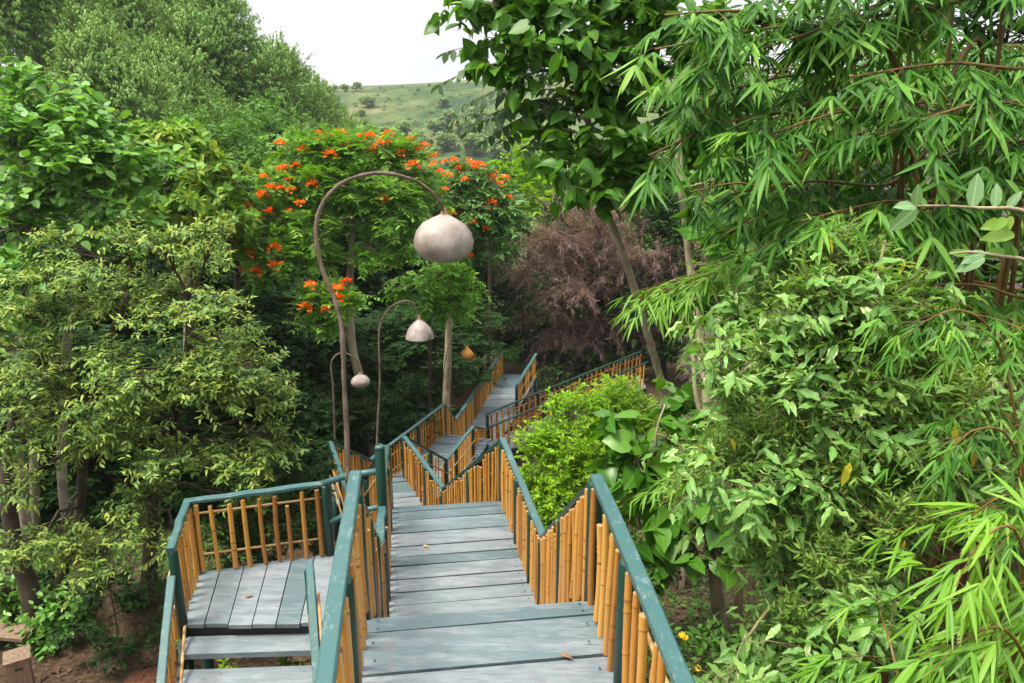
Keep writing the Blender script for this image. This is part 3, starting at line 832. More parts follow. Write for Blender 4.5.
def leaf_arr(A, D, L_, m, ln, wd, rng, mode="alt", side=.8, fwd=.55, dropd=.15, nup=.8, noise_=.35, t0=.2, grav=.1, tint0=None, tip=.25):
    n = len(A); S = nrm(np.cross(D, UP)+1e-6); U = np.cross(S, D)
    if mode == "rosette":
        t = np.broadcast_to(rng.uniform(.8, 1.0, (n, m)), (n, m))
        az = np.arange(m)[None]*2.39996+rng.uniform(0, 6.28, (n, 1))
        ld = D[:, None]*fwd+(np.cos(az)[..., None]*S[:, None]+np.sin(az)[..., None]*U[:, None])*side
        nn = D[:, None]*1.0+UP*nup*.4
    elif mode == "pinnate":
        h = max(2, m//2); m = 2*h; t = np.repeat(np.linspace(t0, 1, h), 2)[None].repeat(n, 0)
        s = np.tile([1., -1.], h)[None]
        ld = D[:, None]*fwd+S[:, None]*(s*side)[..., None]
        nn = np.broadcast_to(U[:, None], (n, m, 3))*1.0
    elif mode == "droop":
        t = rng.uniform(t0, 1, (n, m))
        ld = D[:, None]*fwd+rng.standard_normal((n, m, 3))*.3-UP*side
        nn = rng.standard_normal((n, m, 3))*.25+D[:, None]*1.2+UP*.3
    elif mode == "fan":
        t = rng.uniform(.9, 1.0, (n, m))
        an = (np.linspace(-1, 1, m)[None]+rng.normal(0, .12, (n, m)))*side
        ld = D[:, None]*np.cos(an)[..., None]+S[:, None]*np.sin(an)[..., None]
        nn = np.broadcast_to(U[:, None], (n, m, 3))*1.0
    else:
        t = np.linspace(t0, 1, m)[None]+rng.uniform(-.06, .06, (n, m))
        s = np.where((np.arange(m) % 2) == 0, 1., -1.)[None]
        ph = rng.normal(0, .5, (n, m))
        ld = D[:, None]*fwd+(S[:, None]*np.cos(ph)[..., None]+U[:, None]*np.sin(ph)[..., None])*(s*side)[..., None]
        nn = UP*nup+D[:, None]*.15
    P = A[:, None]+D[:, None]*(t*L_[:, None])[..., None]-UP*(grav*t**2*L_[:, None])[..., None]
    ld = ld+rng.standard_normal((n, m, 3))*noise_*.6-UP*dropd
    nn = nn+rng.standard_normal((n, m, 3))*noise_
    ll = ln*rng.uniform(.65, 1.2, (n, m)); ww = wd*rng.uniform(.75, 1.2, (n, m))*(ll/ln)
    tb = rng.uniform(0, 1, n) if tint0 is None else tint0
    T = np.clip(tb[:, None]*.55+.2+tip*(t-.6)+rng.normal(0, .12, (n, m)), 0, 1)
    return (P.reshape(-1, 3), nrm(ld.reshape(-1, 3)), nn.reshape(-1, 3), ll.ravel(), ww.ravel(), T.ravel())

def pxr(y, py, r): # pixel radius -> metres at forward distance y
    p = at(512, py, y); return r*depth(p)/FPX

def plant(name, label, cat, base, trunks, clumps, mat, bark, ln, wd, m=7, tl=.4, cov=1.0, tpl="oval", mode="alt", group=None,
          fold=.22, droop=.18, rng=None, limb_r=.03, twig_r=.005, limbs=True, depth_k=.9, crown="crown", stem="trunk", up=.25, ckw={}, lkw={}, wave=0.0, twig_mat=None, seed=0):
    """a tree or shrub: trunks are (points, radii); clumps are (px, py, y, rx, ry[, coverage]) with pixel radii"""
    rng = rng or np.random.default_rng(seed+len(label)*7)
    root = empty(name, base, label, cat, group)
    w = Wood(); tw = Wood(); lv = Leaves(); nodes = []
    for pts, rad in trunks:
        pts = np.asarray(pts, float)
        sp = spline(pts, 5) if len(pts) > 2 else pts
        rr = np.interp(np.linspace(0, 1, len(sp)), np.linspace(0, 1, len(rad)), rad)
        rr = rr*(1+.05*rng.standard_normal(len(rr)))
        w.tube(sp, rr, 10); nodes += [(p, r) for p, r in zip(sp, rr)]
    npos = np.array([p for p, _ in nodes]) if nodes else None
    for cl in clumps:
        px, py, y, rx, ry = cl[:5]; cv = cl[5] if len(cl) > 5 else 1.0
        c = at(px, py, y); r = np.array([pxr(y, py, rx), pxr(y, py, rx)*depth_k, pxr(y, py, ry)])
        area = 4*math.pi*(r[0]*r[1]+r[0]*r[2]+r[1]*r[2])/3
        nl = cov*cv*area/(ln*wd*.55); nt = max(4, int(nl/m))
        A, D, L_, k, sc = clump_twigs(c, r, nt, tl, rng, up=up, **ckw)
        lv.add(*leaf_arr(A, D, L_, m, ln, wd, rng, mode, tint0=np.clip(.5*k+.5*rng.uniform(0, 1, nt), 0, 1), **lkw))
        tw.twigs(A, A+D*L_[:, None], twig_r, twig_r*.5)
        if limbs and npos is not None:
            dd = np.linalg.norm(npos-c, axis=1)+np.maximum(0, npos[:, 2]-c[2])*1.5
            i = int(np.argmin(dd)); a, ra = nodes[i]
            pts = limb(w, a, c, min(ra*.6, limb_r*1.6), limb_r*.45, rng)
            for q in sc[:10]:
                limb(w, pts[rng.integers(3, 6)], q, limb_r*.5, limb_r*.2, rng, .05, 5, 5)
        elif limbs:
            for q in sc[:8]: limb(w, c-UP*r[2]*.8, q, limb_r*.6, limb_r*.25, rng, .05, 5, 5)
    w.st += tw.st
    w.build(stem, bark, root)
    lv.build(crown, mat, root, tpl, fold, droop, rng, wave=wave)
    return root, lv.count()

def trunk_from(pix, r0, r1, ground_=True):
    pts = [at(px, py, y) for px, py, y in pix]
    if ground_:
        b = pts[0]; g = gz(b[0], b[1])-.15
        if b[2] > g+.2: pts = [np.array([b[0]-(pts[1][0]-b[0])*.15, b[1], g])]+pts
    return (pts, [r0, (r0+r1)/2, r1])

# leaf materials: real foliage albedos, young growth lighter and yellower
LM = {
 "euc":   leaf_mat("eucalyptus_leaf", [(.11, .24, .05), (.20, .36, .08), (.32, .48, .13)], .22, .55),
 "broad": leaf_mat("bright_broad_leaf", [(.055, .165, .018), (.12, .29, .040), (.24, .44, .10)], .32, .42, spec=.4),
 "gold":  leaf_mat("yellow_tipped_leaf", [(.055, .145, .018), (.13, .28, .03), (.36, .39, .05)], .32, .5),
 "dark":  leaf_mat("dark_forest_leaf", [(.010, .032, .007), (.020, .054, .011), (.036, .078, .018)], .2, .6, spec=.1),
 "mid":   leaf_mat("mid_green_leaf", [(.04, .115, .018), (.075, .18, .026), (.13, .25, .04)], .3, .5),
 "layer": leaf_mat("layered_tree_leaf", [(.055, .125, .038), (.13, .235, .052), (.25, .35, .065), (.42, .45, .10)], .3, .48, pos=[0, .38, .7, 1]),
 "tulip": leaf_mat("tulip_tree_leaf", [(.055, .165, .016), (.125, .30, .030), (.26, .44, .065)], .34, .48),
 "tulipd": leaf_mat("tulip_tree_leaf_dark", [(.035, .115, .032), (.08, .20, .045), (.16, .30, .07)], .28, .42),
 "lime":  leaf_mat("lime_green_leaf", [(.095, .24, .008), (.19, .38, .010), (.32, .48, .025)], .4, .5),
 "large": leaf_mat("large_soft_leaf", [(.024, .085, .009), (.058, .165, .013), (.15, .31, .028)], .36, .42, (.10, .27, .04), spec=.28),
 "heart": leaf_mat("heart_shaped_leaf", [(.030, .115, .009), (.066, .195, .014), (.145, .31, .028)], .34, .36, (.14, .32, .06), spec=.4),
 "compound": leaf_mat("dark_compound_leaf", [(.024, .062, .022), (.045, .098, .03), (.08, .145, .05)], .25, .5, (.09, .15, .07)),
 "bamboo": leaf_mat("bamboo_leaf", [(.009, .050, .003), (.024, .098, .006), (.075, .21, .015), (.22, .40, .06)], .32, .48, (.10, .27, .04), pos=[0, .42, .78, 1], spec=.22),
 "bamboo_b": leaf_mat("broad_bamboo_leaf", [(.030, .120, .004), (.085, .23, .008), (.20, .37, .025)], .38, .45, (.26, .44, .09), spec=.3),
 "holly": leaf_mat("mottled_shrub_leaf", [(.050, .150, .026), (.125, .28, .05), (.26, .41, .10)], .3, .42, (.28, .42, .17), ((.62, .64, .34), 11, .755), spec=.32),
 "hill": leaf_mat("hill_tree_leaf", [(.13, .22, .09), (.19, .28, .12), (.25, .34, .15)], .35, .6),
 "thin": leaf_mat("thin_shrub_leaf", [(.08, .18, .028), (.16, .29, .045), (.30, .41, .09)], .34, .5),
 "yellow": leaf_mat("yellowing_leaf", [(.45, .42, .03), (.65, .50, .03), (.7, .36, .03)], .3, .5),
 "sage":  leaf_mat("grey_green_leaf", [(.08, .18, .075), (.14, .26, .11), (.20, .33, .15)], .3, .5, (.34, .47, .28)),
 "weed":  leaf_mat("low_weed_leaf", [(.025, .08, .012), (.05, .13, .02), (.10, .19, .03)], .28, .5),
 "brown": leaf_mat("brown_feathery_twig", [(.14, .088, .082), (.265, .175, .162), (.42, .31, .29)], .3, .85),
 "petal": leaf_mat("orange_tulip_flower", [(.72, .085, .010), (.88, .17, .012), (.92, .26, .02)], .3, .5),
 "petal_red": leaf_mat("red_orange_tulip_flower", [(.62, .03, .008), (.80, .07, .010), (.85, .12, .012)], .3, .5),
 "petal_y": leaf_mat("yellow_flower", [(.8, .50, .01), (.9, .62, .02)], .3, .5),
}
# ------------------------------------------------------------------ eucalyptus grove, far left
def euc_mesh(seed, h=15.0, w=4.6):
    rng = np.random.default_rng(seed); wd = Wood(); tw = Wood(); lv = Leaves()
    trunk = np.array([(0, 0, -4), (.2, .1, 0), (.1, .3, h*.35), (.3, 0, h*.7), (.2, .1, h*.95)], float)
    sp = spline(trunk, 5); wd.tube(sp, np.linspace(.34, .05, len(sp)), 8)
    n = 20
    for i in range(n):
        f = (i+.5)/n; z = h*(.22+.78*f); rr = w*(math.sin(math.pi*min(1, .22+f*.80))**.7)*rng.uniform(.8, 1.05)
        a = i*2.4+rng.uniform(-.3, .3); c = np.array([rr*math.cos(a), rr*math.sin(a), z+rng.uniform(-.5, .5)])
        if i > n-4: c[:2] *= .3
        r = np.array([1.6, 1.6, 1.7])*rng.uniform(.7, 1.3)
        limb(wd, sp[min(len(sp)-1, int(len(sp)*(z-1.5+4)/(h+4)))], c, .09, .03, rng, .1, 5, 5)
        nt = int(330*r[0]**1.6)
        A, D, L_, k, sc = clump_twigs(c, r, nt, .55, rng, up=.25, sub=260, spread=.07, shell=1.0, jit=.2)
        tw.twigs(A, A+D*L_[:, None], .012, .006)
        lv.add(*leaf_arr(A, D, L_, 13, .165, .058, rng, "droop", side=.75, fwd=.55, tint0=np.clip(.3*k+.5*rng.uniform(0, 1, nt)+.1, 0, 1)))
    t = wd.build("trunk", M["bark_pale"], None, True); tws = tw.build("twigs", M["bark_dark"], None, True)
    c = lv.build("crown", LM["euc"], None, "tri", .2, .2, rng, True)
    return t, tws, c
EUC = [euc_mesh(s) for s in (1, 2, 3)]
def place_parts(name, label, cat, group, meshes, loc, rz, sc):
    root = empty(name, loc, label, cat, group); root.rotation_euler = (0, 0, rz); root.scale = sc
    for nm, me in meshes:
        o = bpy.data.objects.new(nm, me); COL.objects.link(o); o.parent = root
    return root
euc_labels = ["tall eucalyptus at the top left corner, trunk forking through the leaves", "eucalyptus second from the left edge, crown cut by the top of the picture",
 "eucalyptus in the middle of the grove with piled round leaf masses", "tallest full eucalyptus against the white sky, right shoulder of the grove",
 "lower eucalyptus stepping down towards the hill", "outermost eucalyptus at the right end of the grove beside the hill", "eucalyptus in front row behind the bright broad leaved tree",
 "small rounded eucalyptus in front of the tallest one"]
#        px  top_py  y   width
for i, (px, tpy, y, sw) in enumerate([(5, -95, 36, 1.05), (80, -75, 42, 1.0), (150, -50, 46, 1.05), (212, -22, 44, 1.05), (272, 48, 48, .95), (318, 84, 52, .85), (88, 20, 31, .75), (158, 40, 36, .8)]):
    top = at(px, tpy, y); g = gz(top[0], top[1]); h = max(8, top[2]-g)
    place_parts("eucalyptus_tree", euc_labels[i], "tree", "eucalyptus trees of the far grove", list(zip(("trunk", "twigs", "crown"), EUC[i % 3])), (top[0], y, g), i*1.3, (sw, sw, h/16.2))

# ------------------------------------------------------------------ trees on the far hill
def blob_tree(seed, big=1.0):
    rng = np.random.default_rng(seed); lv = Leaves(); wd = Wood()
    wd.tube(np.array([(0, 0, -.6), (0, 0, 1.2), (.1, 0, 2.6)]), [.25, .2, .1], 6)
    for i in range(9):
        a = i*2.4; rr = rng.uniform(.6, 1.5); c = np.array([rr*math.cos(a), rr*math.sin(a), 2.2+rng.uniform(-.6, 1.6)])
        A, D, L_, k, sc = clump_twigs(c, np.array([1.1, 1.1, 1.0]), 60, .4, rng)
        lv.add(*leaf_arr(A, D, L_, 6, .5, .3, rng, "alt"))
    return wd.build("trunk", M["bark_dark"], None, True), lv.build("crown", LM["hill"], None, "tri", .3, .2, rng, True)
BL = [blob_tree(s) for s in (21, 22, 23)]
hill = [(368, 108, 1.3, "dark round bush alone near the crest of the hill, leftmost on the meadow"), (361, 117, .8, "small bush just below the lone dark round bush"),
 (444, 108, 1.15, "round tree on the upper right meadow of the hill"), (470, 118, 1.1, "bluish tree on the hill left of the compound leaves"), 
 (404, 138, 1.2, "tree at the foot of the hill above the tulip flowers"), (418, 143, 1.0, "rounded bush at the hill foot beside the taller one"), (437, 136, 1.2, "hill foot tree third along from the tulip flowers"), (452, 132, 1.4, "broad tree at the hill foot"),
 (466, 140, 1.5, "big bluish tree at the hill foot near the right tulip crown"), (480, 128, 1.3, "tree on the hill partly behind the compound leaves"), (492, 146, 1.6, "large tree at the hill foot beside the lime green tree"),
 (505, 128, 1.5, "hill tree behind the lime green tree"), (518, 140, 1.6, "hill tree right of the lime green tree"), (476, 156, 1.5, "nearer tree in the valley above the right tulip crown"), (498, 164, 1.6, "nearer valley tree beside the lime green foliage"),
 (446, 152, 1.3, "valley tree just above the orange flowers of the second crown"), (425, 152, 1.0, "low valley tree between the two flowering crowns"), (384, 140, 1.0, "low tree at the left foot of the hill behind orange flowers"), (535, 120, 1.5, "hill tree glimpsed through the large leaved crown")]
for i, (px, py, s, lab) in enumerate(hill):
    # march along the view ray to the slope
    y = 95.0
    while y < 262 and at(px, py, y)[2] > gz(at(px, py, y)[0], y): y += 1
    p = at(px, py, y); k = s*y/170; kk = .6 if py < 122 else .9
    place_parts("hill_tree", lab, "tree", "trees scattered on the far hill", list(zip(("trunk", "crown"), BL[i % 3])), (p[0], y, gz(p[0], y)-.4), i*.9, (k*kk, k*kk, k*kk*.8))
for i, (px, s, lab) in enumerate([(345, 1.1, "faint distant tree on the skyline left of the hill crest"), (357, 1.3, "faint distant tree on the skyline, second along"), (335, 1.0, "faint distant tree on the skyline behind the last eucalyptus")]):
    p = at(px, 96, 262); place_parts("ridge_tree", lab, "tree", "faint trees on the skyline", list(zip(("trunk", "crown"), BL[i % 3])), (p[0], 262, gz(p[0], 262)-.5), i, (.6*s, .6*s, .5*s))

def scrub():
    rng = np.random.default_rng(6); lv = Leaves(); n = 1300
    x = rng.uniform(-75, 75, n); y = rng.uniform(105, 266, n); k = (np.sin(x*.11+y*.05)+np.sin(x*.23-y*.09+1)+rng.normal(0, .6, n)) > .1
    x, y = x[k], y[k]; z = ground_z(x, y); n = len(x)
    P = np.repeat(np.stack([x, y, z], 1), 9, 0); s_ = np.repeat(rng.uniform(.4, 1.1, n), 9)
    D = nrm(rng.standard_normal((n*9, 3))*np.array([1, 1, .4])+UP*.9)
    lv.add(P+rng.normal(0, .35, (n*9, 3))*np.array([1, 1, .3])*s_[:, None], D, rng.standard_normal((n*9, 3))+UP*.4, s_*rng.uniform(.5, 1.1, n*9), s_*.5, np.repeat(rng.uniform(0, 1, n), 9))
    tag(lv.build("hill_scrub", leaf_mat("scrub_leaf", [(.045, .085, .03), (.085, .125, .04), (.17, .165, .07)], .2, .6), None, "tri", .3, .2, rng), "low scrub and tussocks roughening the far hill meadow", "scrub", kind="stuff")
scrub()

# ------------------------------------------------------------------ dark forest behind the walkway
def forest_mesh(seed, h=9.0):
    rng = np.random.default_rng(seed); wd = Wood(); lv = Leaves()
    sp = spline(np.array([(0, 0, -1), (.2, .1, h*.3), (-.1, .2, h*.6), (.1, 0, h*.9)]), 5); wd.tube(sp, np.linspace(.17, .05, len(sp)), 8)
    for i in range(22):
        f = (i+.5)/22; z = h*(.18+.85*f); rr = 2.3*(math.sin(math.pi*min(1, .25+f*.72))**.6)*rng.uniform(.4, 1.0); a = i*2.4
        c = np.array([rr*math.cos(a), rr*math.sin(a), z])
        limb(wd, sp[min(len(sp)-1, int(len(sp)*z*.8/h))], c, .05, .02, rng, .1, 5, 5)
        r = np.array([1.05, 1.05, .8])*rng.uniform(.8, 1.2)
        A, D, L_, k, sc = clump_twigs(c, r, 120, .4, rng)
        lv.add(*leaf_arr(A, D, L_, 7, .19, .085, rng, "alt", dropd=.3))
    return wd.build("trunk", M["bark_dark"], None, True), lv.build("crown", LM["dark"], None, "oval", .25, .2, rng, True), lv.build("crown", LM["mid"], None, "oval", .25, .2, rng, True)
FO = [forest_mesh(s) for s in (31, 32, 33)]
#  px, top_py, y, width, material(0 dark / 1 mid), label
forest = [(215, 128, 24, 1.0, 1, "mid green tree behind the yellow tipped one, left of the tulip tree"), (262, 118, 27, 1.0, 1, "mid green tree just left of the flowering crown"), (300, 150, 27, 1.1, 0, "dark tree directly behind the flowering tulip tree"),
 (345, 175, 29, 1.1, 0, "dark tree behind the crook of the largest lamp"), (395, 190, 29, 1.1, 0, "dark tree behind the biggest gourd"), (440, 200, 30, 1.0, 0, "dark tree behind the second flowering crown"), (480, 215, 33, 1.1, 0, "dark tree above the orange gourd lamp"),
 (185, 235, 19, 1.0, 0, "dark tree between the yellow tipped tree and the layered tree"), (240, 270, 19, 1.0, 0, "shaded tree left of the lowest lamp"), (285, 300, 19, 1.0, 0, "shaded tree right behind the lowest lamp stick"), (335, 330, 21, .9, 0, "low shaded tree behind the three lamp sticks"),
 (395, 318, 22, .9, 0, "low shaded tree behind the bell lamp"), (435, 335, 26, .9, 0, "low shaded tree left of the orange gourd"), (120, 250, 19, 1.1, 0, "dark tree behind the layered tree, left part"), (50, 200, 20, 1.2, 0, "dark tree behind the bright broad leaved tree"), (-20, 150, 21, 1.3, 0, "dark tree at the left edge behind the broad leaves"),
 (20, 330, 15, 1.0, 0, "shaded tree low at the left edge behind the layered tree"), (90, 350, 15.5, .9, 0, "shaded tree behind the forked trunks of the layered tree"), (170, 360, 15.5, .9, 0, "shaded tree behind the side platform, left"), (235, 370, 15.5, .9, 0, "shaded tree behind the side platform, right"),
 (530, 175, 42, 1.3, 1, "mid green tree behind the brown feathery tree, left"), (590, 160, 40, 1.3, 0, "dark tree behind the brown feathery tree, centre"), (650, 150, 38, 1.3, 1, "mid green tree behind the leaning trunk"), (725, 150, 36, 1.4, 1, "mid green tree glimpsed right of the second trunk"),
 (540, 330, 37, .9, 0, "low dark tree behind the end of the far ramp"), (610, 320, 36, 1.0, 0, "low dark tree behind the side walk")]
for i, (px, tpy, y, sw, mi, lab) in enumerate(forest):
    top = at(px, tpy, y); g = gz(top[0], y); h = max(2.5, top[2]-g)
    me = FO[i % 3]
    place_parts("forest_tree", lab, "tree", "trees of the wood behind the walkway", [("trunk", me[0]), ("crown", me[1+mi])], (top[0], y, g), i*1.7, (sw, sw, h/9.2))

for i, (x, y, h, lab) in enumerate([(11.5, 9.5, 8, "dark tree to the right of the bamboo clump, outside the right edge"), (14.0, 14.5, 9, "dark tree right of the thatched hut"), (9.5, 25.0, 8, "dark tree behind the thatched hut, left"), (14.5, 24.5, 9.5, "dark tree behind the thatched hut, right"), (6.5, 30.5, 8, "dark tree beyond the end of the side walk"), (7.2, 5.8, 6, "dark tree right of the grey green twig, outside the right edge")]):
    me = FO[i % 3]; g = gz(x, y)
    place_parts("forest_tree", lab, "tree", "trees of the wood behind the walkway", [("trunk", me[0]), ("crown", me[1+(i % 2)])], (x, y, g), i*2.1, (.95, .95, h/9.2))

# tall bare trunks in the shade
for i, (px, py0, py1, y, r_, lab) in enumerate([(445, 420, 290, 20.5, .10, "slim bare trunk in the shade left of the orange gourd"), (486, 360, 250, 28, .10, "slim bare trunk right of the orange gourd behind the far ramp"), (20, 470, 330, 12.5, .09, "grey slim trunk standing at the left edge in the layered tree"),
   (232, 470, 300, 17, .09, "dark slim trunk right of the layered tree")]):
    a, b = at(px, py0, y), at(px+4, py1, y+.4); a = V3(a[0], a[1], min(a[2], gz(a[0], a[1])))
    root = empty("slim_tree", a, lab, "tree", "slim shaded trunks")
    w = Wood(); sp = spline(np.array([a-UP*.2, a*.6+b*.4+V3(.08, 0, 0), b, b+(b-a)*.5+V3(.1, .2, 0)]), 5); w.tube(sp, np.linspace(r_, r_*.5, len(sp)), 8)
    lv = Leaves(); rng = np.random.default_rng(i+70)
    for q in range(5):
        c = sp[-1-q]+rng.normal(0, .5, 3); limb(w, sp[-3-q], c, r_*.3, .01, rng)
        A, D, L_, k, sc = clump_twigs(c, np.array([.8, .8, .5]), 60, .3, rng); lv.add(*leaf_arr(A, D, L_, 7, .15, .07, rng))
    w.build("trunk", M["bark_pale"] if i == 2 else M["bark_dark"], root); lv.build("crown", LM["dark"], root)

# ------------------------------------------------------------------ bright broad-leaved tree on the left
plant("broadleaf_tree", "bright green broad leaved tree at the left edge with big light leaves", "tree", V3(at(62, 480, 12.5)[0], 12.5, gz(-8, 12.5)),
      [trunk_from([(62, 470, 12.5), (68, 330, 12.5), (78, 265, 12.6), (95, 215, 12.8)], .10, .05), trunk_from([(20, 470, 12.2), (24, 330, 12.2), (32, 230, 12.3), (22, 150, 12.4)], .10, .05)],
      [(15, 92, 12.4, 30, 22), (55, 115, 12.4, 38, 26), (10, 150, 12, 36, 34), (60, 165, 12, 40, 34), (105, 150, 12.4, 34, 26), (130, 185, 12.8, 34, 30), (95, 200, 12, 34, 30), (35, 215, 12, 36, 26),
       (5, 225, 12, 30, 28), (120, 225, 12.4, 32, 22), (70, 245, 12.3, 28, 20, .6), (25, 285, 11.5, 30, 32), (5, 320, 11.5, 24, 26), (150, 165, 13, 22, 18), (85, 130, 12.2, 22, 16)],
      LM["broad"], M["bark_pale"], .17, .115, m=6, tl=.45, cov=1.25, tpl="round", limb_r=.035, ckw=dict(spread=.26), lkw=dict(side=.9, fwd=.5, dropd=.2, nup=.9), seed=1)
# ------------------------------------------------------------------ yellow-tipped tree
plant("yellow_tipped_tree", "rounded tree with yellow tipped leaf rosettes between the broad leaved tree and the orange flowers", "tree", V3(at(190, 480, 15.5)[0], 15.5, gz(-7, 15.5)),
      [trunk_from([(185, 480, 15.5), (188, 340, 15.5), (185, 240, 15.6), (188, 190, 15.7)], .12, .05)],
      [(150, 150, 15.5, 26, 18), (180, 150, 15.5, 26, 18), (165, 178, 15, 32, 24), (205, 175, 15.5, 30, 24), (190, 205, 15, 34, 24), (225, 200, 15.8, 24, 22), (215, 228, 15.3, 32, 18), (160, 215, 15, 26, 22), (135, 170, 15.8, 22, 22), (180, 235, 15.2, 26, 16), (240, 225, 16, 16, 16)],
      LM["gold"], M["bark"], .19, .10, m=7, tl=.4, cov=2.1, tpl="oval", mode="rosette", limb_r=.04, lkw=dict(fwd=.45, side=.9, tip=.3), seed=2)
# ------------------------------------------------------------------ layered yellow-green tree, lower left
lay = []
rl = np.random.default_rng(77)
for row in [(245, 60, 230, 9.8), (268, 55, 240, 9.5), (292, 30, 225, 9.3), (318, 5, 240, 9.2), (345, 0, 250, 9.0), (372, 5, 285, 8.8), (398, 0, 290, 8.7), (425, 10, 250, 8.6), (450, 15, 200, 8.5), (480, 30, 120, 8.4)]:
    py, x0, x1, y = row
    x = x0
    while x < x1:
        if rl.random() > (.24 if py < 420 else .42): lay.append((x+rl.uniform(-8, 8), py+rl.uniform(-11, 11)-(10 if x > 120 and py < 330 else 0), y+rl.uniform(-.5, .8), rl.uniform(16, 26), rl.uniform(5.5, 9)))
        x += rl.uniform(27, 38)
lay += [(150, 500, 8.6, 22, 9), (185, 545, 8.4, 22, 9), (215, 470, 8.6, 26, 10), (250, 460, 8.8, 26, 9), (280, 440, 9.0, 22, 9), (90, 560, 8.3, 26, 9), (60, 530, 8.3, 22, 9), (130, 540, 8.2, 20, 8), (15, 440, 8.3, 22, 10), (10, 490, 8.3, 20, 9), (240, 500, 8.9, 18, 8), (160, 455, 8.4, 24, 9), (210, 395, 8.6, 26, 10), (265, 395, 9.2, 24, 9), (20, 545, 8.2, 22, 9)]
plant("layered_tree", "spreading tree with flat layered sprays of small yellow green leaves behind the side platform", "tree", V3(at(30, 590, 9.4)[0], 9.4, gz(-6.3, 9.4)),
      [trunk_from([(30, 590, 9.3), (14, 545, 9.3), (8, 480, 9.4), (20, 400, 9.4), (60, 320, 9.6)], .16, .05), trunk_from([(62, 575, 9.5), (78, 520, 9.5), (84, 450, 9.5), (95, 380, 9.6), (130, 290, 9.8)], .09, .04),
       trunk_from([(148, 640, 9.6), (150, 560, 9.6), (158, 470, 9.5), (185, 380, 9.5), (190, 300, 9.7)], .13, .04)],
      lay, LM["layer"], M["bark_dark"], .085, .032, m=12, tl=.36, cov=1.3, tpl="oval", mode="alt", limb_r=.018, twig_r=.004, up=.12, depth_k=1.2, ckw=dict(spread=.33, outw=.9, jit=.4), lkw=dict(fwd=.5, side=.85, dropd=.22, tip=.42, nup=1.3, noise_=.3, grav=.12), seed=3)
# ------------------------------------------------------------------ tulip trees with orange flowers
def flower_mesh(seed, mat):
    rng = np.random.default_rng(seed); lv = Leaves(); n = 26
    d = nrm(rng.standard_normal((n, 3))*np.array([1, 1, .8])+UP*.35); p = d*np.array([.08, .08, .06])
    lv.add(p, nrm(d+UP*.2), nrm(UP-d*.3)+rng.standard_normal((n, 3))*.3, rng.uniform(.07, .12, n), rng.uniform(.055, .085, n), rng.uniform(0, 1, n))
    return lv.build("flower_cluster", mat, None, "oval", .5, -.15, rng, True)
FL = [flower_mesh(s, LM["petal"]) for s in (1, 2, 3)]+[flower_mesh(4, LM["petal_red"])]
def flowers(root, spots, y, s=1.0):
    for i, (px, py, yy, k) in enumerate(spots):
        p = at(px, py, yy or y)
        o = bpy.data.objects.new("flower_cluster", FL[3] if k else FL[i % 3]); COL.objects.link(o); o.parent = root
        o.matrix_parent_inverse = Matrix.Translation(-Vector(root.location))
        q = s*RNG.uniform(.62, 1.05); o.location = tuple(p); o.scale = (q*1.15, q*1.15, q*1.0); o.rotation_euler = (RNG.uniform(-.2, .2), RNG.uniform(-.2, .2), RNG.uniform(0, 6))
t1, _ = plant("tulip_tree", "flowering tree with orange blossom clusters and light green leaves, behind the largest lamp", "tree", V3(at(372, 440, 17)[0], 17, gz(-3, 17)),
      [trunk_from([(374, 445, 17), (366, 400, 17), (352, 345, 17), (350, 290, 17), (352, 240, 17.1), (358, 190, 17.2)], .16, .05), trunk_from([(352, 345, 17), (340, 290, 17), (318, 240, 16.8), (290, 215, 16.6)], .07, .03, False)],
      [(300, 152, 17, 30, 14), (335, 148, 17, 34, 14), (372, 148, 17.2, 34, 14), (400, 158, 17.4, 26, 14), (275, 185, 16.6, 24, 14), (320, 180, 16.8, 34, 18), (365, 185, 16.8, 36, 18), (265, 210, 16.3, 26, 14), (300, 215, 16.3, 28, 16), (345, 222, 16.6, 26, 16), (385, 215, 16.8, 30, 18),
       (262, 240, 16.0, 22, 14), (285, 255, 16.0, 24, 14), (268, 276, 15.9, 18, 10), (318, 300, 15.8, 26, 14), (345, 298, 15.8, 22, 12), (318, 322, 15.8, 20, 9), (375, 250, 16.8, 24, 14, .8), (410, 195, 17.2, 22, 14), (330, 262, 16.6, 20, 12), (422, 172, 17.4, 22, 14), (425, 200, 17.4, 22, 16), (415, 225, 17.2, 22, 14), (245, 225, 16, 14, 10, 1.3), (250, 262, 15.8, 16, 10, 1.4), (400, 245, 17, 20, 14), (300, 240, 16.2, 24, 14)],
      LM["tulip"], M["bark"], .14, .058, m=12, tl=.40, cov=1.7, tpl="oval", mode="pinnate", limb_r=.035, up=.1, lkw=dict(side=.85, fwd=.5, dropd=.05, grav=.15, noise_=.22, tip=.3), seed=4)
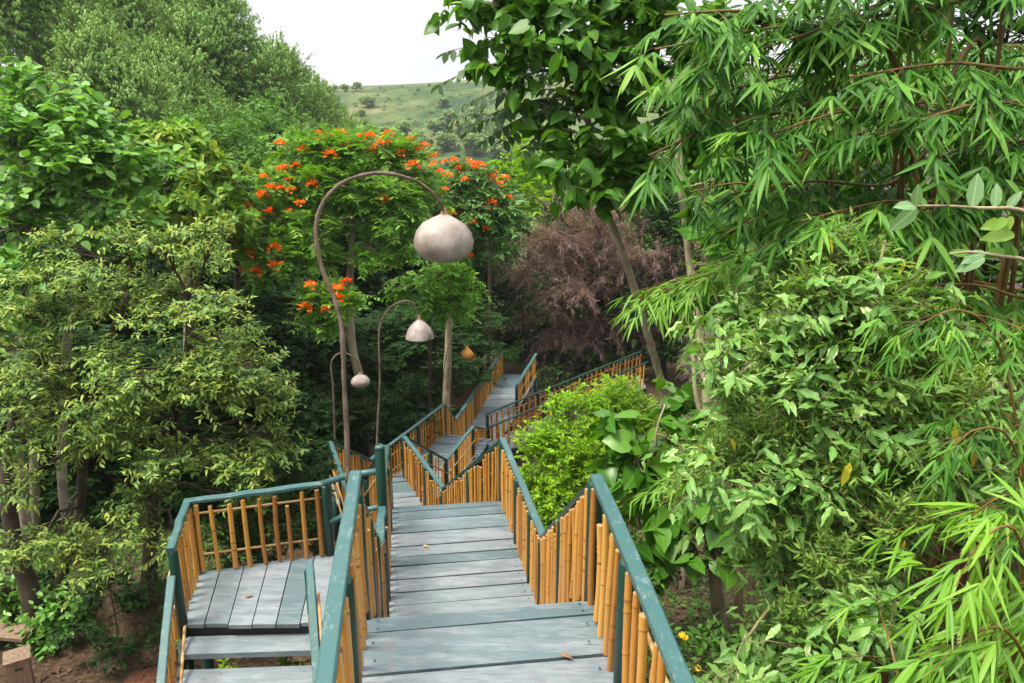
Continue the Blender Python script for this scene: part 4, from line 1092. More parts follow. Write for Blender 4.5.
flowers(t1, [(280, 144, 16.8, 0), (318, 134, 17, 0), (330, 137, 17, 0), (342, 134, 17, 0), (352, 142, 17, 0), (362, 138, 17, 0), (372, 150, 17, 0), (388, 135, 17.2, 0), (399, 146, 17.2, 0), (410, 140, 17.2, 0), (355, 147, 16.8, 0), (345, 148, 16.6, 0), (425, 146, 17.4, 0), (370, 137, 17, 0), (388, 144, 17.1, 0),
  (282, 169, 16.4, 0), (296, 166, 16.4, 0), (264, 177, 16.2, 0), (289, 180, 16.2, 0), (270, 188, 16.0, 0), (280, 189, 16.0, 0), (291, 190, 16, 0), (248, 207, 15.9, 0), (269, 211, 15.8, 1), (289, 212, 15.9, 1), (246, 213, 15.8, 0), (233, 237, 15.6, 1), (251, 254, 15.6, 0), (274, 249, 15.6, 0), (243, 268, 15.5, 1), (276, 266, 15.5, 0), (255, 273, 15.5, 0),
  (310, 286, 15.3, 0), (346, 282, 15.4, 1), (305, 308, 15.3, 0), (326, 310, 15.3, 0), (340, 298, 15.3, 1), (413, 166, 16.9, 0), (384, 200, 16.3, 0), (320, 140, 16.8, 0), (304, 150, 16.5, 0), (380, 143, 16.8, 0), (402, 153, 17, 0), (330, 155, 16.4, 0), (312, 185, 16, 0), (300, 203, 15.8, 0), (262, 196, 15.9, 0), (240, 228, 15.6, 1), (432, 158, 17.4, 0), (418, 150, 17.2, 0), (335, 290, 15.3, 0)], 16, .92)
t2, _ = plant("tulip_tree", "second flowering tree with dark blue green crown, right of the biggest gourd", "tree", V3(at(446, 420, 20)[0], 20, gz(-2, 20)),
      [trunk_from([(446, 415, 20), (448, 350, 20), (450, 290, 20), (455, 240, 20.1), (460, 200, 20.2)], .13, .05)],
      [(440, 178, 20, 26, 14), (470, 180, 20, 28, 16), (495, 195, 20.2, 24, 16), (455, 205, 19.6, 32, 20), (485, 215, 19.8, 30, 20), (505, 215, 20, 18, 16), (450, 240, 19.6, 34, 20), (485, 245, 19.8, 28, 18), (420, 205, 19.8, 22, 18)],
      LM["tulipd"], M["bark"], .18, .07, m=12, tl=.45, cov=1.35, tpl="oval", mode="pinnate", limb_r=.035, up=.1, lkw=dict(side=.85, fwd=.45, grav=.25, noise_=.2), seed=5)
flowers(t2, [(445, 162, 20, 0), (454, 161, 20, 0), (433, 166, 19.8, 0), (470, 163, 20, 0), (474, 168, 19.8, 0), (460, 169, 19.8, 0), (494, 172, 20, 0), (492, 178, 19.8, 0), (448, 176, 19.5, 0), (443, 190, 19.2, 0), (508, 198, 19.8, 0), (492, 203, 19.5, 0), (486, 210, 19.4, 0), (486, 229, 19.2, 0), (472, 223, 19.2, 0), (505, 178, 20, 0), (470, 257, 19.2, 0), (425, 178, 19.4, 0), (452, 214, 19, 0), (480, 166, 19.8, 0), (465, 180, 19.3, 0), (500, 184, 19.7, 0), (440, 172, 19.6, 0)], 19.6, .95)
plant("pinnate_tree", "fresh green feathery boughs hanging below the biggest gourd", "tree", V3(at(425, 420, 19)[0], 19, gz(-2, 19)),
      [trunk_from([(428, 430, 18.8), (430, 360, 18.8), (428, 300, 18.8), (430, 265, 18.8)], .06, .025)],
      [(440, 275, 18.4, 30, 14), (465, 285, 18.4, 26, 14), (430, 300, 18.3, 28, 12), (455, 305, 18.3, 24, 12), (410, 285, 18.5, 20, 12)],
      LM["tulip"], M["bark_dark"], .16, .06, m=12, tl=.42, cov=1.1, tpl="oval", mode="pinnate", limb_r=.03, up=.05, lkw=dict(side=.85, fwd=.45, grav=.25, noise_=.2), seed=6)
plant("lime_tree", "light lime green tree between the orange flowers and the large leaved crown", "tree", V3(at(556, 340, 35)[0], 35, gz(2.2, 35)),
      [trunk_from([(556, 340, 35), (552, 280, 35), (540, 200, 35), (532, 150, 35)], .13, .05)],
      [(518, 150, 35, 22, 14), (540, 165, 35, 26, 18), (505, 175, 35, 22, 16), (530, 190, 34.6, 28, 18), (560, 185, 35, 22, 18), (550, 145, 35.2, 20, 14), (500, 205, 34.6, 20, 14), (575, 160, 35, 18, 14)],
      LM["lime"], M["bark"], .32, .13, m=9, tl=.6, cov=.8, tpl="oval", mode="pinnate", limb_r=.05, lkw=dict(side=.85, fwd=.5), seed=7)

# ------------------------------------------------------------------ brown feathery drooping tree
def brown_tree():
    rng = np.random.default_rng(91)
    base = at(600, 372, 31); base = V3(base[0], 31, gz(base[0], 31))
    root = empty("brown_feathery_tree", base, "drooping tree of fine bare purple brown twigs above the far ramp", "tree")
    w = Wood(); tw = Wood(); lv = Leaves()
    tops = [(548, 235), (560, 215), (590, 205), (622, 215), (650, 225), (535, 265), (575, 250), (610, 245), (640, 255), (665, 265), (545, 300), (580, 290), (615, 290), (650, 300), (530, 325), (565, 330), (600, 325), (640, 330), (512, 245), (505, 275), (670, 300), (590, 345), (620, 350), (550, 345), (685, 320), (695, 250), (705, 230), (540, 240), (600, 225)]
    forks = [base+V3(-.3, 0, 1.6), base+V3(.3, -.2, 1.8), base+V3(0, .2, 2.6), base+V3(.6, 0, 3.4), base+V3(-.8, -.2, 3.2)]
    w.tube(np.array([base-UP*.3, base+V3(-.1, 0, .8), forks[0]]), [.2, .17, .13], 9); w.tube(np.array([base-UP*.3, base+V3(.2, 0, .9), forks[1]]), [.18, .14, .11], 9)
    w.tube(np.array([forks[0], forks[2], forks[4]]), [.11, .09, .07], 8); w.tube(np.array([forks[1], forks[2]*.5+forks[3]*.5, forks[3]]), [.11, .09, .07], 8)
    for px, py in tops:
        c = at(px, py, 30+rng.uniform(-1.6, 1.6)); a = forks[rng.integers(0, 5)]
        pts = limb(w, a, c, .06, .02, rng, .25, 8)
        nt = 44
        st = pts[rng.integers(4, 8, nt)]+rng.normal(0, .12, (nt, 3))
        D = nrm(rng.standard_normal((nt, 3))*np.array([1, 1, .5])+UP*.15+nrm(c-base)*.5); L_ = rng.uniform(.6, 1.5, nt)
        mid = st+D*L_[:, None]*.55; end = mid+nrm(D-UP*rng.uniform(.3, 1.1, (nt, 1)))*L_[:, None]*.6
        tw.twigs(st, mid, .012, .009); tw.twigs(mid, end, .009, .004)
        for s0, e0, m in ((st, mid, 14), (mid, end, 16)):
            d0 = nrm(e0-s0); l0 = np.linalg.norm(e0-s0, axis=1)
            P, dd, nn, ll, ww, T = leaf_arr(s0, d0, l0, m, .24, .016, rng, "alt", side=.55, fwd=.8, dropd=.35, noise_=.6, t0=.1)
            lv.add(P, dd, nn, ll, ww, T)
    w.build("trunk", M["bark_dark"], root); tw.build("twigs", simple_noise_mat("purple_brown_twig", [(.06, .035, .03), (.15, .09, .08)], 3), root)
    lv.build("crown", LM["brown"], root, "tri", .1, .3, rng)
    g = Leaves()
    for px, py in [(560, 280), (640, 240), (660, 215), (690, 260), (530, 310), (585, 350), (625, 345)]:
        c = at(px, py, 30.3); A, D, L_, k, sc = clump_twigs(c, np.array([.9, .9, .5]), 50, .4, rng); g.add(*leaf_arr(A, D, L_, 7, .13, .06, rng))
    g.build("green_sprays", LM["mid"], root)
brown_tree()

# ------------------------------------------------------------------ thatched hut behind the trees on the right
ap = at(1002, 74, 15.5); hx, hy, hz = ap[0], 15.5, ap[2]
hut = empty("thatched_hut", (hx, hy, gz(hx, hy)), "round hut under a steep grey pink thatched roof, glimpsed between trunks and bamboo", "hut")
m2 = MB(); prof = [(.02, 0), (.25, -.12)]+[(.25+.89*k, -.12-.98*k) for k in (1, 2, 3, 4, 5, 6)]+[(5.4, -6.15), (.1, -5.2)]
m2.lathe(prof, (hx, hy, hz), 48, .012, 3); rf = m2.build("thatched_roof", M["thatch"], hut, True)
rq = np.random.default_rng(12); nq = 15000; aq = rq.uniform(2.6, 5.6, nq); fq = np.sqrt(rq.uniform(.03, 1, nq))*5.4
A = np.stack([hx+fq*np.cos(aq), hy+fq*np.sin(aq), hz-fq*1.1-.02+rq.uniform(-.02, .06, nq)], 1); l_ = rq.uniform(.25, .7, nq)
B = A+np.stack([np.cos(aq+rq.normal(0, .25, nq)), np.sin(aq+rq.normal(0, .25, nq)), np.full(nq, -1.1)+rq.normal(0, .08, nq)], 1)*(l_/1.5)[:, None]
ww = Wood(); ww.twigs(A, B, .012, .006); so_ = ww.build("loose_straw", M["straw"], rf); so_["kind"] = "stuff"; so_.matrix_parent_inverse = rf.matrix_parent_inverse.inverted() @ rf.matrix_parent_inverse if False else Matrix.Identity(4)
m2 = MB(); m2.lathe([(4.4, -5.8), (4.45, gz(hx, hy)-hz-.3)], (hx, hy, hz), 40); m2.build("wall", M["mudwall"], hut, True)
# ------------------------------------------------------------------ large leaved tree, top centre-right
big_cl = [(470, 8, 8.6, 30, 20), (500, 35, 8.4, 34, 24), (540, 15, 8.4, 40, 24), (590, 10, 8.6, 40, 26), (640, 15, 8.6, 40, 26), (560, 60, 8.2, 34, 24), (525, 75, 8.2, 26, 18), (610, 55, 8.4, 36, 26), (660, 60, 8.6, 34, 26),
          (700, 30, 8.8, 36, 28), (585, 105, 8.2, 30, 22), (630, 110, 8.4, 34, 24), (675, 110, 8.6, 30, 26), (600, 150, 8.2, 36, 20), (570, 170, 8.0, 26, 16), (640, 165, 8.3, 34, 22), (620, 190, 8.1, 34, 14), (585, 190, 8.0, 26, 12), (545, 110, 8.4, 18, 14, .6), (680, 160, 8.7, 26, 24), (500, 5, 8.7, 24, 16), (720, 80, 9.0, 30, 30), (555, 135, 8.3, 20, 14, .8)]
plant("large_leaved_tree", "leaning tree with big soft heart shaped leaves filling the top centre, slim mossy trunk", "tree", V3(at(690, 470, 9.2)[0], 9.2, gz(2.2, 9.2)),
      [trunk_from([(688, 470, 9.2), (668, 405, 9.1), (645, 325, 9.0), (622, 250, 8.8), (603, 200, 8.6), (592, 150, 8.5), (585, 90, 8.5), (580, 30, 8.5)], .060, .028)],
      big_cl, LM["large"], M["bark"], .168, .135, m=7, tl=.40, cov=1.45, tpl="heart", limb_r=.018, twig_r=.005, ckw=dict(spread=.28), lkw=dict(side=.8, fwd=.45, dropd=.45, nup=.7, noise_=.45), fold=.30, droop=.38, seed=8)
plant("second_large_leaved_tree", "upright tree of several trunks with big round leaves, right of the leaning trunk", "tree", V3(at(722, 635, 6.9)[0], 6.9, gz(1.6, 6.9)),
      [trunk_from([(722, 640, 6.9), (713, 560, 7.0), (708, 480, 7.2), (708, 400, 7.4), (698, 320, 7.6), (688, 240, 7.8), (680, 180, 8.0), (676, 100, 8.2)], .075, .035),
       trunk_from([(737, 630, 7.0), (738, 560, 7.1), (722, 470, 7.3), (697, 400, 7.5), (694, 340, 7.6)], .055, .02), trunk_from([(752, 620, 7.1), (751, 560, 7.2), (760, 470, 7.3)], .045, .02)],
      [(720, 235, 7.4, 26, 18), (745, 225, 7.4, 28, 20), (700, 205, 7.6, 22, 14), (735, 255, 7.2, 20, 14), (770, 240, 7.4, 28, 22), (715, 180, 7.8, 26, 16), (760, 200, 7.6, 26, 20), (705, 530, 6.7, 22, 16), (725, 520, 6.6, 20, 14), (700, 560, 6.6, 16, 12), (735, 555, 6.7, 20, 14), (690, 505, 6.8, 16, 12)],
      LM["heart"], M["bark"], .21, .19, m=5, tl=.3, cov=.85, tpl="heart", limb_r=.016, ckw=dict(spread=.28), lkw=dict(side=.8, fwd=.4, dropd=.5, nup=.6), droop=.22, seed=9)

# dark compound leaves hanging out over the hill (each frond: rachis with paired leaflets)
def compound():
    rng = np.random.default_rng(14)
    a0_ = at(590, 60, 9.4)
    root = empty("compound_leaved_tree", V3(at(730, 470, 10.4)[0], 10.4, gz(2.6, 10.4)), "tree with long dark fronds of paired leaflets hanging out over the hill and sky", "tree")
    w = Wood(); lv = Leaves(); tw = Wood()
    tr = spline([Vector(V3(at(730, 470, 10.4)[0], 10.4, gz(2.6, 10.4)-.2)), Vector(at(728, 300, 10.4)), Vector(at(680, 130, 10)), Vector(at(605, 50, 9.6))], 6)
    w.tube(tr, np.linspace(.07, .03, len(tr)), 9)
    fr = [((560, 55), (446, 52)), ((575, 62), (440, 84)), ((560, 75), (462, 70)), ((580, 80), (458, 108)), ((570, 90), (452, 120)), ((575, 98), (466, 128)), ((580, 105), (485, 140)), ((560, 100), (490, 120)), ((585, 70), (500, 95)), ((580, 60), (500, 60)), ((570, 105), (505, 140)), ((590, 110), (525, 150))]
    for (ax, ay), (bx_, by) in fr:
        y0 = 9.0+rng.uniform(-.4, .4); A, B = at(ax, ay, y0), at(bx_, by, y0-rng.uniform(0, .6))
        limb(w, tr[-4], A, .022, .012, rng, .1, 5, 5)
        L_ = np.linalg.norm(B-A); n = 14; t = np.linspace(.08, 1, n)
        pts = A+(B-A)*t[:, None]+UP*(L_*.16*(t*(1-t))*4*.5)[:, None]
        w.tube(np.concatenate([[A], pts]), np.linspace(.008, .003, n+1), 5)
        d = nrm(np.gradient(pts, axis=0)); S = nrm(np.cross(d, UP+rng.normal(0, .25, 3)))
        for s in (1, -1):
            ld = S*s*.8+d*.35-UP*.45+rng.normal(0, .1, (n, 3))
            lv.add(pts, nrm(ld), UP+d*.2+rng.normal(0, .2, (n, 3)), np.full(n, .165)*rng.uniform(.85, 1.15, n), np.full(n, .088), rng.uniform(.1, .9, n))
    w.build("trunk", M["bark"], root); lv.build("crown", LM["compound"], root, "oval", .12, .12, rng)
compound()

# ------------------------------------------------------------------ bamboo clump, upper right
def bamboo(name, label, culms, fans_per, ln, wd, mat, seed, fan_m=6, tilt=.9, extra=(), culm_r=.022, tpl="blade", base=None, spread=.55, dn=.55, west=None, k0=.22, bias=-.4):
    rng = np.random.default_rng(seed)
    root = empty(name, base if base is not None else culms[0][0][0], label, "bamboo")
    w = Wood(); tw = Wood(); lv = Leaves()
    for pts, n_f in culms:
        sp = spline([Vector(p) for p in pts], 8); L_ = len(sp)
        w.tube(sp, np.linspace(culm_r, culm_r*.25, L_), 8)
        for i in range(n_f):
            k = int(rng.uniform(k0, 1.0)*(L_-1)); s = sp[k]
            cd = nrm(sp[min(k+1, L_-1)]-sp[max(0, k-1)])
            tw_d = nrm(rng.standard_normal(3)*np.array([.8, .7, .28])+cd*np.array([.6, .6, .25])+np.array([bias, -.3, .05]))
            bl = rng.uniform(.45, 1.3)*spread*1.6; ns = 5
            if west is not None and (s+tw_d*bl)[0] < west*(s+tw_d*bl)[1]: continue
            tt = np.linspace(0, 1, ns+1)
            arc = s+tw_d*(bl*tt)[:, None]-UP*(bl*.30*tt**2)[:, None]
            tw.twigs(arc[:-1], arc[1:], .0028, .0018)
            side = nrm(np.cross(tw_d, UP)); tb = rng.uniform(0, .3) if rng.random() < .6 else rng.uniform(.4, .85)
            for q in range(1, ns+1):
                td = nrm(arc[q]-arc[q-1])
                end = q == ns
                nf = fans_per if not end else 1
                for g in range(1 if not end else 1):
                    fd = nrm(td*(.9 if end else .55)+side*(rng.normal(0, .12) if end else rng.choice([-1, 1])*rng.uniform(.2, .6))-UP*dn*rng.uniform(.5, 1.25))
                    m = int(rng.integers(fan_m-1, fan_m+2)) if end else int(rng.integers(1, 4))
                    lv.add(*leaf_arr(arc[q][None], fd[None], np.array([.05]), m, ln*rng.uniform(.75, 1.15), wd, rng, "fan", side=tilt*(1 if end else .75), dropd=.1, noise_=.22, tint0=np.array([np.clip(tb+.35*q/ns+rng.normal(0, .12), 0, 1)])))
    for p, fd, m, l in extra:
        lv.add(*leaf_arr(np.array([p]), nrm(np.array([fd])), np.array([.1]), m, l*.82, wd*l/ln*.85, rng, "fan", side=tilt, dropd=.12, noise_=.2, tint0=np.array([rng.uniform(.5, 1)])))
    w.st += tw.st; w.build("culm", M["culm"], root); lv.build("leaves", mat, root, tpl, .38, .14, rng)
    return root, lv.count()

rb = np.random.default_rng(55)
culms = []
# boughs: right end, left tip (pixel), forward distance
boughs = [(900, -10, 655, 40, 5.2), (820, 20, 665, 8, 5.0), (960, 30, 720, 62, 5.0), (1040, 0, 830, 22, 5.2), (1040, 55, 850, 75, 4.8), (860, 70, 690, 100, 5.3), (800, 118, 648, 152, 5.0), (930, 110, 755, 132, 4.8), (1040, 105, 880, 128, 4.6),
  (1040, 150, 900, 165, 4.8), (890, 160, 730, 185, 5.2), (960, 195, 800, 210, 4.7), (1040, 215, 880, 232, 4.7), (840, 215, 720, 232, 5.6), (1040, 262, 900, 280, 4.8), (930, 240, 790, 258, 5.2), (760, 40, 640, 90, 5.6), (1000, -25, 780, -12, 5.0), (1040, 310, 940, 325, 5.0), (780, 165, 690, 200, 6.0),
  (1000, 80, 780, 110, 6.4), (900, 40, 700, 70, 6.6), (1040, 180, 820, 200, 6.4), (940, 230, 740, 255, 6.4), (1040, 30, 860, 50, 6.6), (880, 130, 720, 150, 6.6), (1040, 250, 840, 280, 6.2), (1040, 120, 900, 145, 6.6)]
for bi, (ax, ay, tx, ty, dy) in enumerate(boughs):
    ay += rb.uniform(-35, 45); ty += rb.uniform(-8, 12)
    t, a = at(tx, ty, dy-.15), at(ax, ay, dy+.15)
    bx_ = max(a[0], 2.2)+rb.uniform(.3, .9); by_ = dy+rb.uniform(.3, .9); b = V3(bx_, by_, gz(bx_, by_)-.1)
    top = V3(a[0]*.5+bx_*.5+.15, by_*.6+dy*.4, max(a[2]+.25, b[2]+1.5)); md = a*.5+t*.5+UP*.05
    L_ = abs(tx-ax)
    culms.append(([b, b*.5+top*.5+V3(.12, 0, .2), top, a, md, t], int(L_*(.125 if bi < 20 else .2))))
bamboo("bamboo_clump", "arching bamboo clump with hanging fans of narrow leaves, filling the upper right corner", culms, 3, .24, .029, LM["bamboo"], 61, 6, .85, dn=.42, west=.155, k0=.5, spread=.17, bias=-.25)
def sprig(label, name, stem, spots, seed, ln=.19, wd=.024, m=6, y=None, mat="bamboo", dn=.6, tilt=.65, culm_r=.012):
    c = [([at(*q) if i or len(q) == 3 and q[2] > 0 else at(*q) for i, q in enumerate(stem)], spots)]
    pts = c[0][0]; g = V3(pts[0][0]+.1, pts[0][1]+.1, gz(pts[0][0]+.1, pts[0][1]+.1)-.1)
    c = [([g, g*.5+pts[0]*.5+V3(.05, .05, .2)]+pts, spots)]
    return bamboo(name, label, c, 3, ln, wd, LM[mat], seed, m, tilt, culm_r=culm_r, spread=.22, dn=dn)
sprig("bamboo shoot arching left across the trunks, bright leaf fans over the brown tree", "bamboo_shoot", [(800, 330, 5.6), (780, 280, 5.5), (745, 262, 5.4), (705, 275, 5.3), (668, 290, 5.2)], 60, 62, .19, .019, 6, None, "bamboo_b", .25)
sprig("low bamboo sprig with pointed leaves beside the round leaves, middle height", "bamboo_shoot", [(790, 520, 5.2), (760, 470, 5.1), (720, 462, 5.0), (680, 478, 4.95)], 44, 63, .17, .020, 6, None, "bamboo_b", .3)
sprig("bamboo shoot with narrow fans on the right edge below the grey green twig", "bamboo_shoot", [(1010, 420, 4.6), (990, 330, 4.5), (950, 300, 4.4), (900, 310, 4.3)], 30, 64, .17, .019)
sprig("bamboo shoot in the gap right of the mottled shrub, mid right edge", "bamboo_shoot", [(1010, 560, 4.2), (1000, 450, 4.2), (975, 400, 4.1), (940, 390, 4.0)], 26, 65, .16, .018)
sprig("bamboo shoot behind the mottled shrub, leaf fans hanging in its shade", "bamboo_shoot", [(900, 520, 5.0), (890, 420, 5.0), (860, 360, 4.9), (800, 340, 4.9)], 36, 66, .18)
sprig("bamboo shoot with bright leaves hanging over the mottled shrub", "bamboo_shoot", [(1020, 480, 3.7), (1000, 350, 3.7), (960, 310, 3.6), (910, 330, 3.6)], 22, 69, .14, .016)
sprig("bamboo shoot low at the right edge above the broad blades", "bamboo_shoot", [(1030, 520, 3.4), (1010, 440, 3.4), (975, 430, 3.3), (940, 460, 3.3)], 18, 70, .14, .016)
sprig("bamboo shoot rising between the second trunk and the bamboo clump", "bamboo_shoot", [(860, 360, 6.0), (840, 260, 6.0), (800, 215, 5.9), (740, 210, 5.8)], 40, 67, .19)
# broad bamboo at the lower right corner, very near
rn = np.random.default_rng(15)
ex = []
for (px, py, y, fx, fz, m, l) in [(968, 556, 2.45, -.9, -.35, 7, .25), (985, 560, 2.45, -.2, -1, 5, .25), (955, 646, 2.3, -.8, -.5, 6, .24), (1010, 590, 2.4, -.5, -.8, 5, .25), (945, 650, 2.3, -.95, -.2, 4, .25), (1018, 530, 2.6, -.9, .1, 5, .24), (1000, 655, 2.25, -.3, -.9, 5, .25), (900, 660, 2.5, -.7, -.5, 5, .22), (1015, 625, 2.3, -.8, -.3, 5, .25), (870, 600, 3.0, -.8, -.4, 5, .2), (1005, 500, 2.9, -.9, -.3, 6, .22), (930, 600, 2.7, -.6, -.6, 6, .22), (980, 610, 2.6, -.8, -.5, 6, .24), (1020, 560, 2.7, -.6, -.6, 6, .24), (935, 545, 2.9, -.8, -.2, 5, .2), (835, 655, 2.9, -.7, -.4, 5, .2), (960, 690, 2.2, -.6, -.3, 6, .25)]:
    ex.append((at(px, py, y), np.array([fx, -.25+rn.normal(0, .2), fz]), m, l))
cb = V3(2.35, 2.7, gz(2.35, 2.7)-.1)
bc = [([cb, cb+V3(.0, 0, .9), at(1020, 540, 2.5), at(968, 556, 2.45)], 10), ([cb+V3(.1, -.1, 0), cb+V3(.05, -.1, .7), at(1015, 640, 2.35), at(955, 646, 2.3)], 10), ([cb+V3(.1, .3, 0), cb+V3(.1, .2, 1.1), at(1022, 500, 2.8), at(940, 545, 2.9)], 12), ([cb+V3(-.3, .3, 0), at(900, 690, 2.7), at(880, 610, 3.0)], 10)]
bamboo("broad_leaved_bamboo", "near yellow green bamboo with long broad blades in the lower right corner", bc, 3, .20, .019, LM["bamboo_b"], 68, 6, .6, ex, .012, spread=.16)

plant("shade_tree", "dark leafy tree standing behind the bamboo clump, in front of the thatched hut", "tree", V3(6.0, 9.6, gz(6, 9.6)),
      [([V3(6.0, 9.6, gz(6, 9.6)-.1), V3(6.0, 9.5, -3), V3(5.8, 9.4, .5)], [.14, .1, .05])],
      [(820, 60, 9, 46, 34), (900, 30, 9, 46, 34), (980, 60, 9, 46, 34), (860, 120, 8.6, 46, 34), (940, 140, 8.6, 46, 34), (1015, 140, 8.6, 46, 34), (1000, 0, 9, 46, 40), (1030, 60, 9, 40, 40), (940, -20, 9.2, 46, 34), (860, -30, 9.4, 46, 30), (800, 170, 8.8, 36, 30), (880, 200, 8.4, 44, 34), (960, 220, 8.4, 44, 34), (820, 250, 8.6, 40, 34), (900, 280, 8.4, 44, 34), (990, 290, 8.4, 44, 34), (840, 330, 8.4, 40, 34), (930, 350, 8.2, 44, 34), (780, 300, 8.6, 26, 30), (1020, 220, 8.4, 40, 34), (770, 100, 9.2, 34, 34), (780, 20, 9.4, 36, 30), (1010, 370, 8, 40, 30), (790, 380, 8.6, 30, 26), (860, 400, 8, 40, 30)],
      LM["dark"], M["bark_dark"], .17, .075, m=7, tl=.4, cov=.75, tpl="oval", limb_r=.02, seed=30)

# ------------------------------------------------------------------ mottled shrub on the right
rm = np.random.default_rng(44)
mc = []
for py, x0, x1, y in [(275, 800, 900, 4.4), (310, 770, 940, 4.3), (345, 745, 1000, 4.2), (380, 720, 1030, 4.2), (415, 715, 1030, 4.1), (450, 705, 1030, 4.0), (485, 730, 1030, 4.0), (520, 768, 1020, 3.9), (555, 788, 930, 3.8), (590, 798, 900, 3.7), (625, 790, 890, 3.6), (660, 765, 880, 3.5), (690, 720, 860, 3.4)]:
    x = x0
    while x < x1:
        if rm.random() > .12: mc.append((x+rm.uniform(-8, 8), py+rm.uniform(-12, 12), y+rm.uniform(-.35, .5), rm.uniform(24, 34), rm.uniform(20, 28)))
        x += rm.uniform(44, 58)
bM = V3(at(850, 700, 4.0)[0], 4.05, gz(1.9, 4.05))
def st(px, py, y, px2, py2, y2): return ([bM+V3(rm.normal(0, .1), rm.normal(0, .1), -.1), bM*.6+at(px, py, y)*.4+V3(0, 0, .1), at(px, py, y), at(px2, py2, y2)], [.022, .016, .007])
plant("mottled_shrub", "big twiggy shrub with wavy edged mottled pale green leaves, filling the right side", "shrub", bM,
      [st(850, 420, 4.2, 828, 300, 4.3), st(880, 430, 4.2, 868, 250, 4.3), st(900, 420, 4.3, 905, 320, 4.3), st(800, 460, 4.1, 745, 400, 4.1), st(780, 520, 3.9, 710, 470, 4.0), st(940, 470, 4.1, 975, 400, 4.1), st(860, 380, 4.15, 885, 240, 4.2), st(790, 600, 3.7, 745, 640, 3.5), st(830, 420, 4.1, 800, 330, 4.2)],
      mc, LM["holly"], M["stem_pale"], .115, .042, m=6, tl=.3, cov=1.6, tpl="wavy", limb_r=.008, twig_r=.0028, up=.35, ckw=dict(spread=.36, outw=.6), lkw=dict(side=.75, fwd=.5, dropd=.3, nup=.8, noise_=.4), wave=.16, fold=.25, droop=.3, seed=10)
# narrow pale shoots with tiny leaves sticking out of the shrub top
mcs = [(835, 255, 4.3, 12, 22), (800, 300, 4.2, 16, 22), (870, 270, 4.3, 12, 20), (775, 350, 4.2, 18, 18), (730, 400, 4.1, 16, 18), (900, 300, 4.3, 18, 22), (850, 310, 4.2, 20, 20), (760, 450, 4.0, 20, 18), (820, 370, 4.1, 24, 20), (720, 450, 4.0, 16, 16), (870, 350, 4.1, 22, 20), (690, 490, 4.4, 14, 12), (930, 360, 4.2, 20, 20), (790, 410, 4.0, 22, 18), (960, 400, 4.0, 22, 20), (900, 440, 3.9, 22, 18), (840, 470, 3.8, 20, 18), (770, 540, 3.7, 16, 16), (900, 520, 3.6, 22, 18), (830, 560, 3.5, 20, 18), (880, 400, 3.9, 18, 16), (740, 480, 3.9, 14, 14), (860, 620, 3.3, 20, 16), (790, 620, 3.4, 14, 14)]
plant("thin_leaved_shrub", "pale stemmed shrub with tiny yellow green leaves mixed into the mottled shrub", "shrub", bM+V3(-.25, .1, 0),
      [st(835, 420, 4.25, 838, 235, 4.3), st(800, 430, 4.15, 795, 290, 4.2), st(770, 470, 4.05, 740, 390, 4.1), st(880, 400, 4.25, 872, 260, 4.3), st(760, 500, 4.0, 715, 440, 4.05)],
      mcs, LM["thin"], M["stem_pale"], .055, .015, m=9, tl=.22, cov=2.2, tpl="oval", limb_r=.005, twig_r=.002, up=.6, ckw=dict(spread=.4, outw=.4), lkw=dict(side=.6, fwd=.7, dropd=.05), seed=11)
# a few fully yellowed leaves
yl = Leaves()
for px, py, y, l in [(955, 425, 3.7, .12), (730, 438, 3.9, .09), (850, 462, 3.6, .14), (905, 262, 4.1, .08), (830, 238, 4.2, .09), (880, 255, 4.2, .07), (975, 450, 3.8, .1), (905, 540, 3.5, .07), (940, 610, 2.9, .09), (800, 420, 3.85, .06)]:
    p = at(px, py, y); yl.add(p[None], nrm(np.array([[rm.normal(0, .5), -.3, -1]])), np.array([[rm.normal(0, .5), -1, .5]]), np.array([l]), np.array([l*.32]), np.array([rm.uniform(0, 1)]))
tag(yl.build("yellow_leaves", LM["yellow"], None, "oval"), "scattered yellowed leaves caught in the mottled shrub", "leaves", kind="stuff")

